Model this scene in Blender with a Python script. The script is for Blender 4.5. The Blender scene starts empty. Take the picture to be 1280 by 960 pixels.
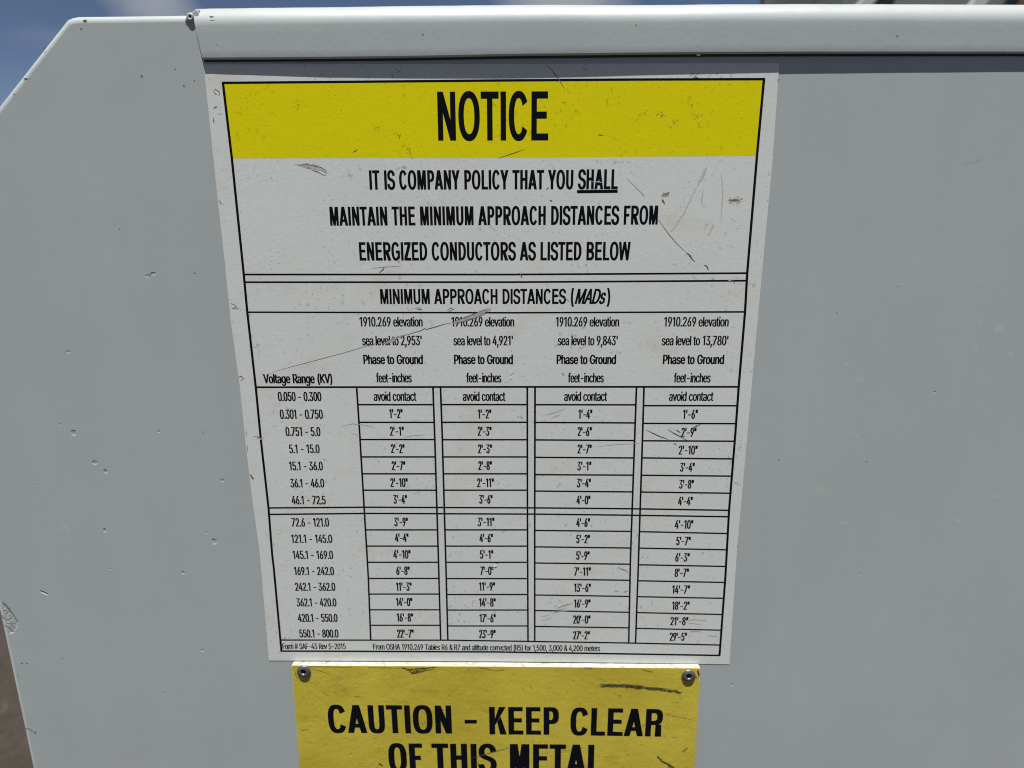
import bpy, bmesh, math, random
from mathutils import Vector, Matrix
from mathutils.geometry import delaunay_2d_cdt
S = bpy.context.scene
COL = S.collection
MM = 0.001
R = math.radians
# ------------------------------------------------------------------ camera
# world: metres, x right along the panel, y into the panel, z up; the panel face is the plane y = 0
CAM_MM = [12.63,-269.83,1221.68]
CAM_AXES = [[0.999755,0.02178,-0.004053],[-0.002025,0.272017,0.96229],[0.022061,-0.962046,0.271994]]
cam = bpy.data.objects.new('camera', bpy.data.cameras.new('camera'))
COL.objects.link(cam)
m = Matrix((CAM_AXES[0], CAM_AXES[1], CAM_AXES[2])).transposed().to_4x4()
m.translation = Vector(CAM_MM) * MM
cam.matrix_world = m
cam.data.sensor_width = 36.0
cam.data.lens = 36.0 * 950.0 / 1280.0
cam.data.clip_start = 0.01
cam.data.clip_end = 2000.0
cam.data.dof.use_dof = True
cam.data.dof.focus_distance = 0.272
cam.data.dof.aperture_fstop = 26.7 / 1.9
S.camera = cam
S.cycles.filter_width = 1.05
# ------------------------------------------------------------------ sun and sky
SUN_EL, SUN_AZ = 76.5, 0.5            # height; turned to the right of the panel's normal
sv = Vector((math.cos(R(SUN_EL)) * math.sin(R(SUN_AZ)), -math.cos(R(SUN_EL)) * math.cos(R(SUN_AZ)), math.sin(R(SUN_EL))))
sun = bpy.data.objects.new('sun', bpy.data.lights.new('sun', 'SUN'))
COL.objects.link(sun)
sun.location = sv * 5
sun.rotation_euler = sv.to_track_quat('Z', 'Y').to_euler()
sun.data.energy = 5.0
sun.data.angle = R(0.53)
sun.data.color = (1.0, 0.965, 0.9)
W = bpy.data.worlds.new('World'); S.world = W; W.use_nodes = True
wt = W.node_tree; wt.nodes.clear()
def wn(kind, **kw):
    n = wt.nodes.new(kind)
    for k, v in kw.items(): setattr(n, k, v)
    return n
CLOUDS = [[[-0.4032,0.8961,0.1856],0.085,0.42],[[0.0355,0.9787,0.2021],0.11,0.34],[[0.208,0.9595,0.19],0.05,0.2]]
sky = wn('ShaderNodeTexSky', sky_type='NISHITA', sun_disc=False)
sky.sun_elevation = R(SUN_EL); sky.sun_rotation = R(180 - SUN_AZ)
sky.air_density = 0.36; sky.dust_density = 0.7; sky.ozone_density = 0.7
tc = wn('ShaderNodeTexCoord')
cn = wn('ShaderNodeTexNoise'); cn.inputs['Scale'].default_value = 3.1; cn.inputs['Detail'].default_value = 7; cn.inputs['Roughness'].default_value = 0.55
cmap = wn('ShaderNodeMapping'); cmap.inputs['Scale'].default_value = (1, 1, 2.2)
cr = wn('ShaderNodeValToRGB'); cr.color_ramp.elements[0].position = 0.60; cr.color_ramp.elements[1].position = 0.92; cr.color_ramp.elements[1].color = (.75, .75, .75, 1)
mix = wn('ShaderNodeMix', data_type='RGBA')
mix.inputs['B'].default_value = (5.5, 5.7, 6.1, 1)      # sunlit cloud, in the sky texture's own units
bg = wn('ShaderNodeBackground'); bg.inputs['Strength'].default_value = 0.05
out = wn('ShaderNodeOutputWorld')
lk = wt.links.new
lk(tc.outputs['Generated'], cmap.inputs['Vector']); lk(cmap.outputs['Vector'], cn.inputs['Vector'])
acc = cn.outputs['Fac']
for d, rad, amt in CLOUDS:                 # cloud banks: direction in the sky, spread, density
    vd = wn('ShaderNodeVectorMath', operation='DISTANCE'); lk(tc.outputs['Generated'], vd.inputs[0]); vd.inputs[1].default_value = d
    mr = wn('ShaderNodeMapRange', interpolation_type='SMOOTHSTEP'); mr.inputs['From Min'].default_value = 0; mr.inputs['From Max'].default_value = rad
    mr.inputs['To Min'].default_value = amt; mr.inputs['To Max'].default_value = 0; lk(vd.outputs['Value'], mr.inputs['Value'])
    ad = wn('ShaderNodeMath', operation='ADD'); lk(acc, ad.inputs[0]); lk(mr.outputs['Result'], ad.inputs[1]); acc = ad.outputs[0]
lk(acc, cr.inputs['Fac'])
lk(cr.outputs['Color'], mix.inputs['Factor']); lk(sky.outputs['Color'], mix.inputs['A']); lk(mix.outputs['Result'], bg.inputs['Color']); lk(bg.outputs['Background'], out.inputs['Surface'])
S.view_settings.view_transform = 'Standard'; S.view_settings.look = 'None'; S.view_settings.gamma = 1.0
S.view_settings.use_curve_mapping = False
S.view_settings.exposure = 0.55
# ------------------------------------------------------------------ helpers
def link(name, mesh, mat=None, parent=None):
    o = bpy.data.objects.new(name, mesh); COL.objects.link(o)
    if mat is not None and not mesh.materials: mesh.materials.append(mat)
    if parent is not None: o.parent = parent
    return o
def tag(o, label, cat, group=None):
    o['label'] = label; o['category'] = cat
    if group: o['group'] = group
    return o
def empty(name, label, cat, loc=(0, 0, 0)):
    o = bpy.data.objects.new(name, None); COL.objects.link(o); o.location = loc; o.empty_display_size = 0.02
    return tag(o, label, cat)
def mesh(name, verts, faces, smooth=False):
    me = bpy.data.meshes.new(name); me.from_pydata([tuple(c * MM for c in v) for v in verts], [], faces)
    if smooth:
        for p in me.polygons: p.use_smooth = True
    me.update(); return me
def prism(name, outline, y0, y1, bevel=0.0, seg=3):
    """flat sheet: outline in (x, z) mm, front face at y0, back at y1"""
    bm = bmesh.new()
    f = [bm.verts.new((x * MM, y0 * MM, z * MM)) for x, z in outline]
    b = [bm.verts.new((x * MM, y1 * MM, z * MM)) for x, z in outline]
    n = len(f)
    front = bm.faces.new(f); bm.faces.new(list(reversed(b)))
    for i in range(n): bm.faces.new((f[i], b[i], b[(i + 1) % n], f[(i + 1) % n]))
    bmesh.ops.recalc_face_normals(bm, faces=bm.faces)
    if bevel:
        es = list(front.edges)
        r = bmesh.ops.bevel(bm, geom=es, offset=bevel * MM, segments=seg, profile=0.5, affect='EDGES')
        for fc in r['faces']: fc.smooth = True
    me = bpy.data.meshes.new(name); bm.to_mesh(me); bm.free()
    return me
def lathe(name, prof, cx, cz, ybase, n=28):
    """dome on the panel: prof = (radius, height towards the viewer) mm"""
    vs, fs = [], []
    for r, h in prof:
        for k in range(n):
            a = 2 * math.pi * k / n
            vs.append((cx + r * math.cos(a), ybase - h, cz + r * math.sin(a)))
    for i in range(len(prof) - 1):
        for k in range(n):
            k2 = (k + 1) % n
            fs.append((i * n + k, i * n + k2, (i + 1) * n + k2, (i + 1) * n + k))
    fs.append(tuple((len(prof) - 1) * n + k for k in range(n)))
    me = mesh(name, vs, fs, True)
    bm = bmesh.new(); bm.from_mesh(me); bmesh.ops.recalc_face_normals(bm, faces=bm.faces); bm.to_mesh(me); bm.free()
    return me
# ------------------------------------------------------------------ materials
class Mat:
    def __init__(s, name):
        s.m = bpy.data.materials.new(name); s.m.use_nodes = True
        s.t = s.m.node_tree; s.b = s.t.nodes['Principled BSDF']
        s.co = s.t.nodes.new('ShaderNodeTexCoord').outputs['Object']
    def n(s, kind, **kw):
        n = s.t.nodes.new(kind)
        for k, v in kw.items(): setattr(n, k, v)
        return n
    def l(s, a, b): s.t.links.new(a, b)
    def noise(s, scale, detail=4, rough=0.55, stretch=None, dist=0.0):
        n = s.n('ShaderNodeTexNoise'); n.inputs['Scale'].default_value = scale; n.inputs['Detail'].default_value = detail; n.inputs['Roughness'].default_value = rough; n.inputs['Distortion'].default_value = dist
        src = s.co
        if stretch:
            mp = s.n('ShaderNodeMapping'); mp.inputs['Scale'].default_value = stretch; s.l(s.co, mp.inputs['Vector']); src = mp.outputs['Vector']
        s.l(src, n.inputs['Vector']); return n.outputs['Fac']
    def ramp(s, fac, p0, p1, v0=0.0, v1=1.0):
        r = s.n('ShaderNodeMapRange'); r.inputs['From Min'].default_value = p0; r.inputs['From Max'].default_value = p1
        r.inputs['To Min'].default_value = v0; r.inputs['To Max'].default_value = v1; s.l(fac, r.inputs['Value']); return r.outputs['Result']
    def mul(s, a, b, op='MULTIPLY'):
        n = s.n('ShaderNodeMath', operation=op)
        for i, v in enumerate((a, b)):
            if isinstance(v, (int, float)): n.inputs[i].default_value = v
            else: s.l(v, n.inputs[i])
        return n.outputs[0]
    def mix(s, fac, a, b):
        n = s.n('ShaderNodeMix', data_type='RGBA')
        if isinstance(fac, (int, float)): n.inputs['Factor'].default_value = fac
        else: s.l(fac, n.inputs['Factor'])
        for k, v in (('A', a), ('B', b)):
            if isinstance(v, tuple): n.inputs[k].default_value = (*v, 1)
            else: s.l(v, n.inputs[k])
        return n.outputs['Result']
    def base(s, v):
        if isinstance(v, tuple): s.b.inputs['Base Color'].default_value = (*v, 1)
        else: s.l(v, s.b.inputs['Base Color'])
    def rough(s, v):
        if isinstance(v, (int, float)): s.b.inputs['Roughness'].default_value = v
        else: s.l(v, s.b.inputs['Roughness'])
    def bump(s, h, strength, dist):
        n = s.n('ShaderNodeBump'); n.inputs['Strength'].default_value = strength; n.inputs['Distance'].default_value = dist
        s.l(h, n.inputs['Height']); s.l(n.outputs['Normal'], s.b.inputs['Normal'])
    def spec(s, v): s.b.inputs['Specular IOR Level'].default_value = v
def grey_paint(name, wrinkle, rust=None, strength=0.13, gloss=(0.36, 0.5), c=(0.408, 0.450, 0.457)):
    M = Mat(name)
    d = tuple(v * 0.93 for v in c)
    col = M.mix(M.ramp(M.noise(14, 5, 0.6), 0.35, 0.65), d, c)
    fine = M.noise(700, 3, 0.6)
    col = M.mix(M.ramp(fine, 0.25, 0.75, 0, 0.5), col, tuple(v * 0.94 for v in c))
    # chalky fading and faint run marks
    col = M.mix(M.mul(M.ramp(M.noise(60, 5, 0.65, (1, 1, .12)), 0.45, 0.75), 0.22), col, tuple(v * 1.12 for v in c))
    col = M.mix(M.mul(M.ramp(M.noise(9, 6, 0.7), 0.48, 0.72), 0.30), col, (0.37, 0.395, 0.385))
    # sparse pin-point dirt
    sp = M.mul(M.ramp(M.noise(1050, 2, 0.5), 0.735, 0.775), M.ramp(M.noise(60, 2), 0.45, 0.62))
    col = M.mix(M.mul(sp, 0.45), col, (0.13, 0.13, 0.125))
    if rust:
        v = M.n('ShaderNodeVectorMath', operation='DISTANCE'); M.l(M.co, v.inputs[0]); v.inputs[1].default_value = [q * MM for q in rust]
        halo = M.mul(M.ramp(v.outputs['Value'], 0.0005, 0.0034, 1, 0), M.ramp(M.noise(900, 4, 0.7), 0.40, 0.58))
        col = M.mix(M.mul(halo, 0.75), col, (0.42, 0.30, 0.12))
        core = M.mul(M.ramp(v.outputs['Value'], 0.0003, 0.0019, 1, 0), M.ramp(M.noise(1400, 4, 0.7), 0.38, 0.5))
        col = M.mix(core, col, (0.09, 0.045, 0.02))
    M.base(col); M.rough(M.ramp(M.noise(90, 3), 0.3, 0.7, *gloss)); M.spec(0.5)
    h = M.mul(M.noise(520, 3, 0.5), M.mul(M.noise(110, 4, 0.6), wrinkle, 'MULTIPLY'), 'ADD')
    M.bump(h, strength, 0.0005)
    return M.m
m_panel = grey_paint('grey_panel_paint', 0.7, strength=0.038)
m_lip = None
def flat(name, c, rough=0.5, vary=0.1, scale=900, bump=0.0):
    M = Mat(name)
    M.base(M.mix(M.ramp(M.noise(scale, 4, 0.6), 0.3, 0.7), tuple(v * (1 - vary) for v in c), tuple(min(1, v * (1 + vary)) for v in c)))
    M.rough(rough)
    if bump: M.bump(M.noise(scale, 3), bump, 0.0003)
    return M.m
def vinyl(name, c, dirt, fleck, grime=0.3, spec=0.22):
    """printed sticker face: faint grain, smudges, dirt flecks"""
    M = Mat(name)
    col = M.mix(M.ramp(M.noise(26, 5, 0.6), 0.35, 0.68), c, tuple(a * 0.92 + b * 0.08 for a, b in zip(c, dirt)))
    col = M.mix(M.ramp(M.noise(800, 3, 0.65), 0.3, 0.7, 0, 0.07), col, dirt)
    # warm grime in patches
    col = M.mix(M.mul(M.ramp(M.noise(42, 4, 0.6, (1, 1, 1.4)), 0.56, 0.72), grime), col, (0.52, 0.455, 0.36))
    # flecks, gathered in drifts
    zone = M.ramp(M.noise(48, 4, 0.65), 0.46, 0.66)
    f1 = M.mul(M.ramp(M.noise(560, 4, 0.62, (1, 1, 0.8)), 0.585, 0.65), zone)
    f2 = M.mul(M.ramp(M.noise(1500, 2, 0.5), 0.655, 0.71), M.ramp(M.noise(80, 3), 0.42, 0.6))
    col = M.mix(M.mul(f1, 0.55), col, fleck); col = M.mix(M.mul(f2, 0.6), col, fleck)
    M.base(col); M.rough(M.ramp(M.noise(300, 3), 0.3, 0.7, 0.42, 0.55)); M.spec(spec)
    h = M.mul(M.noise(900, 3, 0.6), M.noise(140, 3), 'ADD'); M.bump(h, 0.09, 0.0003)
    return M.m
m_white = vinyl('white_vinyl', (0.655, 0.69, 0.67), (0.36, 0.37, 0.36), (0.16, 0.16, 0.155))
m_yellow = vinyl('yellow_print', (0.72, 0.65, 0.003), (0.62, 0.545, 0.01), (0.20, 0.17, 0.02), 0.0, 0.1)
m_ink = flat('black_ink', (0.005, 0.006, 0.009), 0.5, 0.2)
m_ink.node_tree.nodes['Principled BSDF'].inputs['Specular IOR Level'].default_value = 0.05
def plate_mat():
    M = Mat('worn_yellow_reflective')
    c = (0.63, 0.525, 0.055)
    col = M.mix(M.ramp(M.noise(22, 5, 0.62), 0.34, 0.66), c, (0.47, 0.375, 0.026))
    col = M.mix(M.ramp(M.noise(650, 4, 0.7), 0.3, 0.72, 0, 0.35), col, (0.60, 0.52, 0.11))
    col = M.mix(M.mul(M.ramp(M.noise(70, 5, 0.7, (1, 1, 2.4)), 0.58, 0.76), 0.55), col, (0.20, 0.165, 0.03))
    col = M.mix(M.mul(M.mul(M.ramp(M.noise(900, 3, 0.6), 0.63, 0.70), M.ramp(M.noise(55, 3), 0.4, 0.6)), 0.6), col, (0.10, 0.085, 0.02))
    M.base(col); M.rough(M.ramp(M.noise(120, 4), 0.3, 0.7, 0.34, 0.55)); M.spec(0.3)
    h = M.mul(M.noise(60, 5, 0.65), M.mul(M.noise(420, 4, 0.6), 0.35), 'ADD'); M.bump(h, 0.2, 0.0012)
    return M.m
m_plate = plate_mat()
m_edge = flat('white_plate_edge', (0.42, 0.405, 0.36), 0.7, 0.4, 420, 0.5)
MARK = {'dark': flat('dark_mark', (0.085, 0.085, 0.082), 0.7, 0.4), 'brown': flat('brown_scratch', (0.16, 0.14, 0.12), 0.7, 0.35),
        'grey': flat('grey_scuff', (0.36, 0.36, 0.35), 0.7, 0.3), 'palegrey': flat('pale_scuff', (0.42, 0.43, 0.42), 0.6, 0.2),
        'faint': flat('faint_scuff', (0.48, 0.50, 0.48), 0.6, 0.15), 'white': flat('bare_scrape', (0.85, 0.85, 0.84), 0.3, 0.08),
        'rust': flat('rust_fleck', (0.20, 0.105, 0.05), 0.8, 0.3), 'rustpale': flat('rust_stain', (0.50, 0.40, 0.29), 0.7, 0.2),
        'olive': flat('olive_grime', (0.24, 0.20, 0.03), 0.7, 0.3), 'oliveblack': flat('black_rub', (0.075, 0.07, 0.02), 0.7, 0.5, 700), 'black': flat('black_smear', (0.06, 0.055, 0.025), 0.7, 0.5, 700),
        'lightyellow': flat('pale_yellow_crease', (0.70, 0.62, 0.22), 0.4, 0.1), 'blue': flat('bared_primer', (0.13, 0.15, 0.18), 0.7, 0.3)}
m_faintpanel = flat('faint_paint_streak', (0.37, 0.40, 0.402), 0.5, 0.05)
m_rivet = flat('grey_rivet_metal', (0.16, 0.165, 0.17), 0.38, 0.3, 1200)
m_rivet.node_tree.nodes['Principled BSDF'].inputs['Metallic'].default_value = 0.6
m_hole = flat('rivet_hole_dark', (0.01, 0.01, 0.011), 0.8, 0.2)
m_pale = flat('paler_paint_spot', (0.423, 0.463, 0.463), 0.42, 0.04, 700)

# ------------------------------------------------------------------ measured data, mm in the panel plane (x, z)
GLYPHS = {
"\"":[321,["78,318 70,509 136,509 128,318","193,318 185,509 250,509 243,318"]],
"#":[440,["242,0 326,509 377,509 294,0","10,140 19,192 400,192 391,140","64,0 147,509 198,509 115,0","40,316 49,368 429,368 421,316"]],
"&":[448,["197,-7 165,-5 136,1 110,12 88,26 69,42 54,62 43,84 36,108 34,133 36,154 40,173 47,189 58,205 70,220 85,235 140,279 216,335 237,352 255,375 259,384 261,394 262,405 260,420 255,434 245,445 233,454 219,459 201,461 189,460 178,457 168,453 159,447 151,440 145,431 141,421 138,411 137,399 138,386 141,375 145,363 169,327 204,284 438,0 364,0 171,231 121,293 108,310 96,327 87,344 81,361 77,379 75,398 77,420 82,440 91,458 102,474 117,488 134,499 154,507 176,512 200,513 224,512 246,507 266,499 283,488 297,475 308,459 317,442 322,424 324,404 323,389 320,375 315,362 309,349 301,336 291,325 256,293 154,217 135,202 121,188 110,174 103,161 98,146 97,131 98,115 102,101 109,87 118,76 130,66 143,57 158,51 175,48 193,46 213,48 232,52 251,59 269,69 286,81 301,95 315,112 327,131 336,151 343,174 348,198 349,224 408,224 406,194 403,167 397,144 389,124 380,107 371,92 345,62 333,47 315,30 294,17 271,7 246,-1 221,-5"]],
"'":[206,["78,318 70,509 136,509 128,318"]],
"(":[273,["89,207 90,244 94,283 101,324 109,364 119,403 132,441 145,477 160,510 177,539 236,539 219,503 204,466 191,428 179,390 169,351 161,313 156,276 152,241 151,207 152,176 155,145 160,115 167,83 177,50 188,16 202,-19 218,-57 236,-96 177,-96 150,-46 128,4 111,55 99,106 92,156"]],
")":[273,["37,-96 56,-56 72,-18 86,18 97,52 106,85 113,116 118,147 121,177 122,207 121,241 117,276 112,313 104,351 94,390 82,428 69,466 54,503 37,539 97,539 113,510 128,477 142,441 154,403 164,364 173,323 179,283 183,244 184,207 182,156 174,104 161,53 144,3 123,-47 97,-96"]],
",":[188,["38,-119 68,71 137,71 84,-119"]],
"-":[453,["337,244 337,188 114,188 114,244"]],
".":[188,["95,-4 83,-3 73,1 63,9 55,18 51,29 50,41 51,53 55,64 63,73 73,81 83,85 95,87 107,85 118,81 128,73 135,64 140,53 141,41 140,29 135,18 128,9 118,1 107,-3"]],
"0":[453,["227,-7 191,-3 158,7 130,24 105,48 85,77 69,113 57,155 50,202 48,254 50,306 57,353 69,395 85,431 106,461 130,484 159,502 191,512 227,516 262,512 295,502 323,484 348,461 368,431 384,395 396,353 403,306 405,254 403,202 396,155 384,113 368,77 348,48 323,24 295,7 263,-3","227,50 250,52 271,60 290,74 306,92 320,116 330,144 338,176 342,213 344,254 342,295 338,332 330,365 320,393 306,416 290,435 271,449 250,457 227,460 203,457 182,449 163,435 147,416 134,393 123,365 115,332 111,295 109,254 111,213 115,176 123,144 134,116 147,92 163,74 182,60 203,52"]],
"1":[360,["248,509 248,0 184,0 184,448 181,448 58,358 58,427 170,509"]],
"2":[453,["64,0 64,47 234,229 282,282 294,298 303,312 311,327 316,341 319,356 320,371 319,389 315,405 308,419 298,431 287,441 273,449 258,455 241,458 224,460 205,458 188,454 172,447 159,438 148,427 139,413 132,398 128,381 127,362 66,362 68,391 75,418 86,442 102,464 121,482 143,496 168,507 196,513 225,516 254,513 281,507 306,497 328,482 346,465 361,445 372,423 379,398 381,372 380,354 377,336 371,318 363,299 351,280 336,259 267,180 153,60 153,57 389,57 389,0"]],
"3":[453,["218,-7 188,-5 159,1 133,10 108,22 88,38 70,57 57,79 48,104 44,132 109,132 112,115 118,100 126,87 137,76 150,66 165,59 182,54 200,51 219,50 239,51 258,55 275,61 291,69 304,80 315,93 323,108 328,125 329,145 328,163 323,180 316,196 306,211 292,223 275,234 254,241 229,246 201,248 157,248 157,299 288,448 288,452 70,452 70,509 372,509 372,461 211,278 211,289 247,290 279,286 308,276 333,262 354,244 371,222 383,198 391,173 393,145 390,116 383,90 370,66 354,45 333,27 309,12 281,2 251,-5"]],
"4":[453,["40,105 40,158 247,509 311,509 109,166 109,163 413,163 413,105","282,0 282,121 282,146 282,318 343,318 343,0"]],
"5":[453,["221,-7 192,-5 165,1 140,11 118,25 99,41 83,60 71,82 63,105 60,130 122,130 125,115 130,102 138,89 148,78 160,68 173,60 188,54 204,51 221,50 241,51 259,56 276,64 291,75 304,89 314,104 322,122 326,141 328,162 326,183 321,203 314,221 303,237 290,251 275,262 257,270 238,275 218,277 201,276 184,273 167,268 152,262 139,255 128,246 67,253 96,509 366,509 366,452 151,452 134,301 136,301 148,311 162,318 178,325 194,330 212,333 229,334 252,332 274,328 294,321 313,311 330,299 345,285 358,269 370,251 379,231 386,210 390,187 391,163 388,132 381,102 369,76 352,52 332,32 309,15 282,3 253,-4"]],
"6":[453,["226,-7 196,-4 168,3 142,15 119,31 100,51 84,74 73,101 66,130 64,162 65,187 71,212 80,239 93,268 112,302 137,340 252,509 322,509 151,261 145,261 151,270 157,279 165,288 174,295 184,302 196,307 208,311 221,313 235,314 265,312 291,305 316,295 337,280 355,262 370,240 380,215 387,187 389,157 387,127 379,98 368,73 352,50 333,30 310,14 284,3 257,-4","226,48 245,50 263,55 279,63 293,73 304,86 314,101 322,119 326,137 327,157 326,178 322,196 314,213 304,228 293,241 279,251 263,259 245,264 226,265 207,264 190,259 174,252 160,241 148,229 138,214 131,197 126,179 125,158 126,138 131,119 138,102 148,86 160,73 174,63 190,55 207,50"]],
"7":[453,["97,0 323,448 323,452 62,452 62,509 391,509 391,449 165,0"]],
"8":[453,["226,-7 193,-5 163,1 136,11 111,25 91,42 74,62 62,84 54,109 52,135 53,156 58,176 65,195 75,212 87,228 101,241 117,252 134,260 153,265 153,267 129,276 109,289 93,308 80,330 73,354 70,380 73,405 79,429 90,450 106,469 124,485 146,498 170,508 197,514 226,516 255,514 282,508 306,498 328,485 346,469 361,450 373,429 379,405 382,380 379,354 372,330 359,308 343,289 323,276 300,267 300,265 319,260 335,252 351,241 365,228 377,212 387,195 395,176 399,156 401,135 398,109 391,84 378,62 362,42 341,25 317,11 289,1 259,-5","226,49 248,50 267,54 285,60 300,69 313,79 323,91 331,106 335,121 337,139 335,157 330,173 322,189 312,202 298,213 283,223 265,230 247,234 226,235 206,234 187,230 169,223 154,213 140,202 130,189 122,173 117,157 115,139 117,121 121,106 129,91 139,79 152,69 167,60 185,54 205,50","226,290 244,291 260,294 274,300 287,308 298,318 307,330 314,344 318,359 319,376 318,392 314,407 308,420 299,432 288,442 275,449 260,455 244,459 226,460 208,459 192,455 177,449 164,442 153,432 145,420 138,407 134,392 133,376 134,359 138,344 145,330 154,318 165,308 178,300 193,294 209,291"]],
"9":[453,["226,516 256,513 285,506 310,494 333,478 352,458 368,434 380,408 387,378 389,347 387,322 382,296 373,270 359,240 340,207 315,168 200,0 130,0 301,248 307,248 302,238 295,229 287,221 278,214 268,207 257,202 245,198 232,195 218,195 188,197 161,203 137,214 116,229 98,247 83,269 72,294 66,321 64,352 66,382 73,411 85,436 101,459 120,479 143,494 168,506 196,513","226,460 207,459 190,454 174,446 160,435 148,423 138,407 131,390 127,372 125,352 127,331 131,313 138,295 148,280 160,268 174,257 190,250 207,245 226,243 245,245 263,249 279,257 293,267 305,280 314,295 322,312 326,330 327,350 326,371 322,390 314,407 305,422 293,435 279,446 263,454 245,459"]],
"A":[480,["16,0 201,509 276,509 463,0 395,0 287,302 264,372 232,478 245,478 213,371 191,302 85,0","110,142 110,199 370,199 370,142"]],
"B":[456,["60,0 60,509 241,509 274,507 304,501 329,491 350,477 367,461 381,442 390,421 396,398 398,374 397,353 393,336 387,320 378,307 368,295 356,286 343,278 329,272 315,267 315,262 331,260 347,254 363,245 378,234 391,220 402,203 411,184 416,161 418,136 416,111 410,88 400,67 386,48 368,31 344,18 317,8 284,2 247,0","125,57 245,57 281,60 309,67 330,80 344,96 353,115 355,137 354,153 350,169 342,184 333,197 320,209 306,218 289,225 269,229 248,231 125,231","125,285 238,285 256,287 273,290 288,296 302,304 314,314 323,326 330,340 335,355 336,372 333,393 326,412 313,429 294,442 270,449 240,452 125,452"]],
"C":[510,["267,-7 225,-3 186,7 150,25 119,49 92,79 70,115 53,157 44,203 40,254 44,305 53,352 70,393 92,429 119,459 150,484 186,501 225,512 267,516 293,514 317,511 340,504 362,496 383,485 402,471 419,456 435,438 448,418 459,397 467,373 473,348 408,348 404,365 397,380 389,395 380,407 369,418 357,428 344,437 330,444 315,449 300,453 284,455 267,456 237,453 209,445 184,432 161,414 141,391 125,364 113,332 106,295 103,254 106,213 113,177 125,145 141,117 161,94 184,76 210,63 237,56 267,53 284,54 300,56 315,60 330,65 344,72 357,81 369,90 380,102 389,114 397,128 404,144 408,160 473,160 467,135 459,112 448,91 435,71 420,53 402,38 383,24 363,13 341,5 317,-2 293,-6"]],
"D":[502,["219,0 96,0 96,57 215,57 254,60 288,68 318,81 343,99 363,122 379,149 390,181 397,216 399,255 397,294 390,329 379,361 364,388 344,410 320,428 291,441 258,449 221,452 93,452 93,509 225,509 273,505 315,495 353,478 385,455 412,426 433,391 449,351 458,306 462,255 458,205 449,159 433,119 411,83 384,54 351,31 312,14 268,3","125,509 125,0 60,0 60,509"]],
"E":[419,["60,0 60,509 372,509 372,452 125,452 125,286 355,286 355,229 125,229 125,57 375,57 375,0"]],
"F":[410,["60,0 60,509 369,509 369,452 125,452 125,278 346,278 346,221 125,221 125,0"]],
"G":[520,["269,-7 225,-3 185,7 149,25 118,49 91,79 69,116 53,157 43,203 40,254 43,305 53,352 69,393 91,429 117,459 149,484 184,501 223,512 265,516 291,514 316,510 340,504 363,494 384,483 403,469 421,453 436,436 449,416 460,395 468,373 474,349 408,349 402,365 395,379 387,393 378,406 368,417 356,427 344,436 330,443 315,448 300,453 283,455 265,456 236,453 209,445 183,432 160,414 141,392 125,364 113,332 106,295 103,254 106,213 113,177 125,145 141,117 161,95 184,76 210,63 238,56 269,53 296,55 322,61 345,71 365,85 382,102 396,123 407,147 413,173 415,202 434,199 283,199 283,256 478,256 478,200 475,160 466,124 451,91 431,62 406,38 377,19 344,5 308,-4"]],
"H":[517,["60,0 60,509 125,509 125,289 392,289 392,509 457,509 457,0 392,0 392,232 125,232 125,0"]],
"I":[162,["49,0 49,509 113,509 113,0"]],
"K":[467,["104,145 104,216 139,261 174,303 212,344 364,509 448,509 231,276 228,276","60,0 60,509 125,509 125,334 124,225 125,193 125,0","372,0 188,259 228,309 449,0"]],
"L":[393,["60,0 60,509 125,509 125,57 361,57 361,0"]],
"M":[628,["60,0 60,509 152,509 277,187 287,159 299,123 311,84 322,49 307,49 318,83 330,121 342,158 352,187 476,509 568,509 568,0 504,0 504,291 504,327 505,369 506,413 507,457 513,457 498,409 482,363 467,322 456,291 342,0 286,0 170,291 159,321 145,361 129,408 112,457 119,457 120,416 121,372 122,328 122,291 122,0"]],
"N":[523,["60,0 60,509 136,509 343,183 363,151 388,107 414,55 405,54 401,108 399,157 399,195 399,509 463,509 463,0 387,0 202,290 177,331 148,381 108,452 119,454 122,384 124,328 125,291 125,0"]],
"O":[533,["267,-7 225,-3 186,7 150,25 119,49 92,79 70,115 53,157 44,203 40,254 44,305 53,352 70,393 92,429 119,459 150,484 186,501 225,512 267,516 309,512 348,501 384,484 415,459 442,429 464,393 480,352 490,305 493,254 490,203 480,157 464,115 442,79 415,49 384,25 348,7 309,-3","267,53 296,55 324,63 349,76 372,94 392,116 408,144 420,176 428,213 430,254 428,295 420,332 408,365 392,392 372,415 349,433 324,446 296,453 267,456 237,453 210,445 184,433 161,415 142,392 125,364 113,332 106,295 103,254 106,213 113,176 125,144 142,117 161,94 184,76 210,63 237,55"]],
"P":[445,["60,0 60,509 235,509 272,506 305,499 332,487 356,471 375,452 390,430 400,404 407,377 409,348 407,318 400,291 390,265 375,243 356,223 332,207 305,195 272,188 235,186 109,186 109,242 233,242 257,244 279,248 297,256 312,266 324,279 333,294 339,310 343,328 344,348 343,367 339,385 333,402 324,416 312,428 297,439 279,446 257,451 232,452 125,452 125,0"]],
"R":[449,["60,0 60,509 236,509 273,506 305,500 333,489 356,473 376,455 390,433 401,408 407,381 409,352 407,323 401,296 390,271 376,250 356,232 333,217 305,206 273,200 236,198 96,198 96,255 234,255 258,256 280,260 298,267 313,276 325,287 334,300 340,316 344,333 345,352 344,371 340,389 334,405 325,419 313,430 298,440 279,446 258,451 233,452 125,452 125,0","353,0 230,229 303,229 428,0"]],
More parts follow.
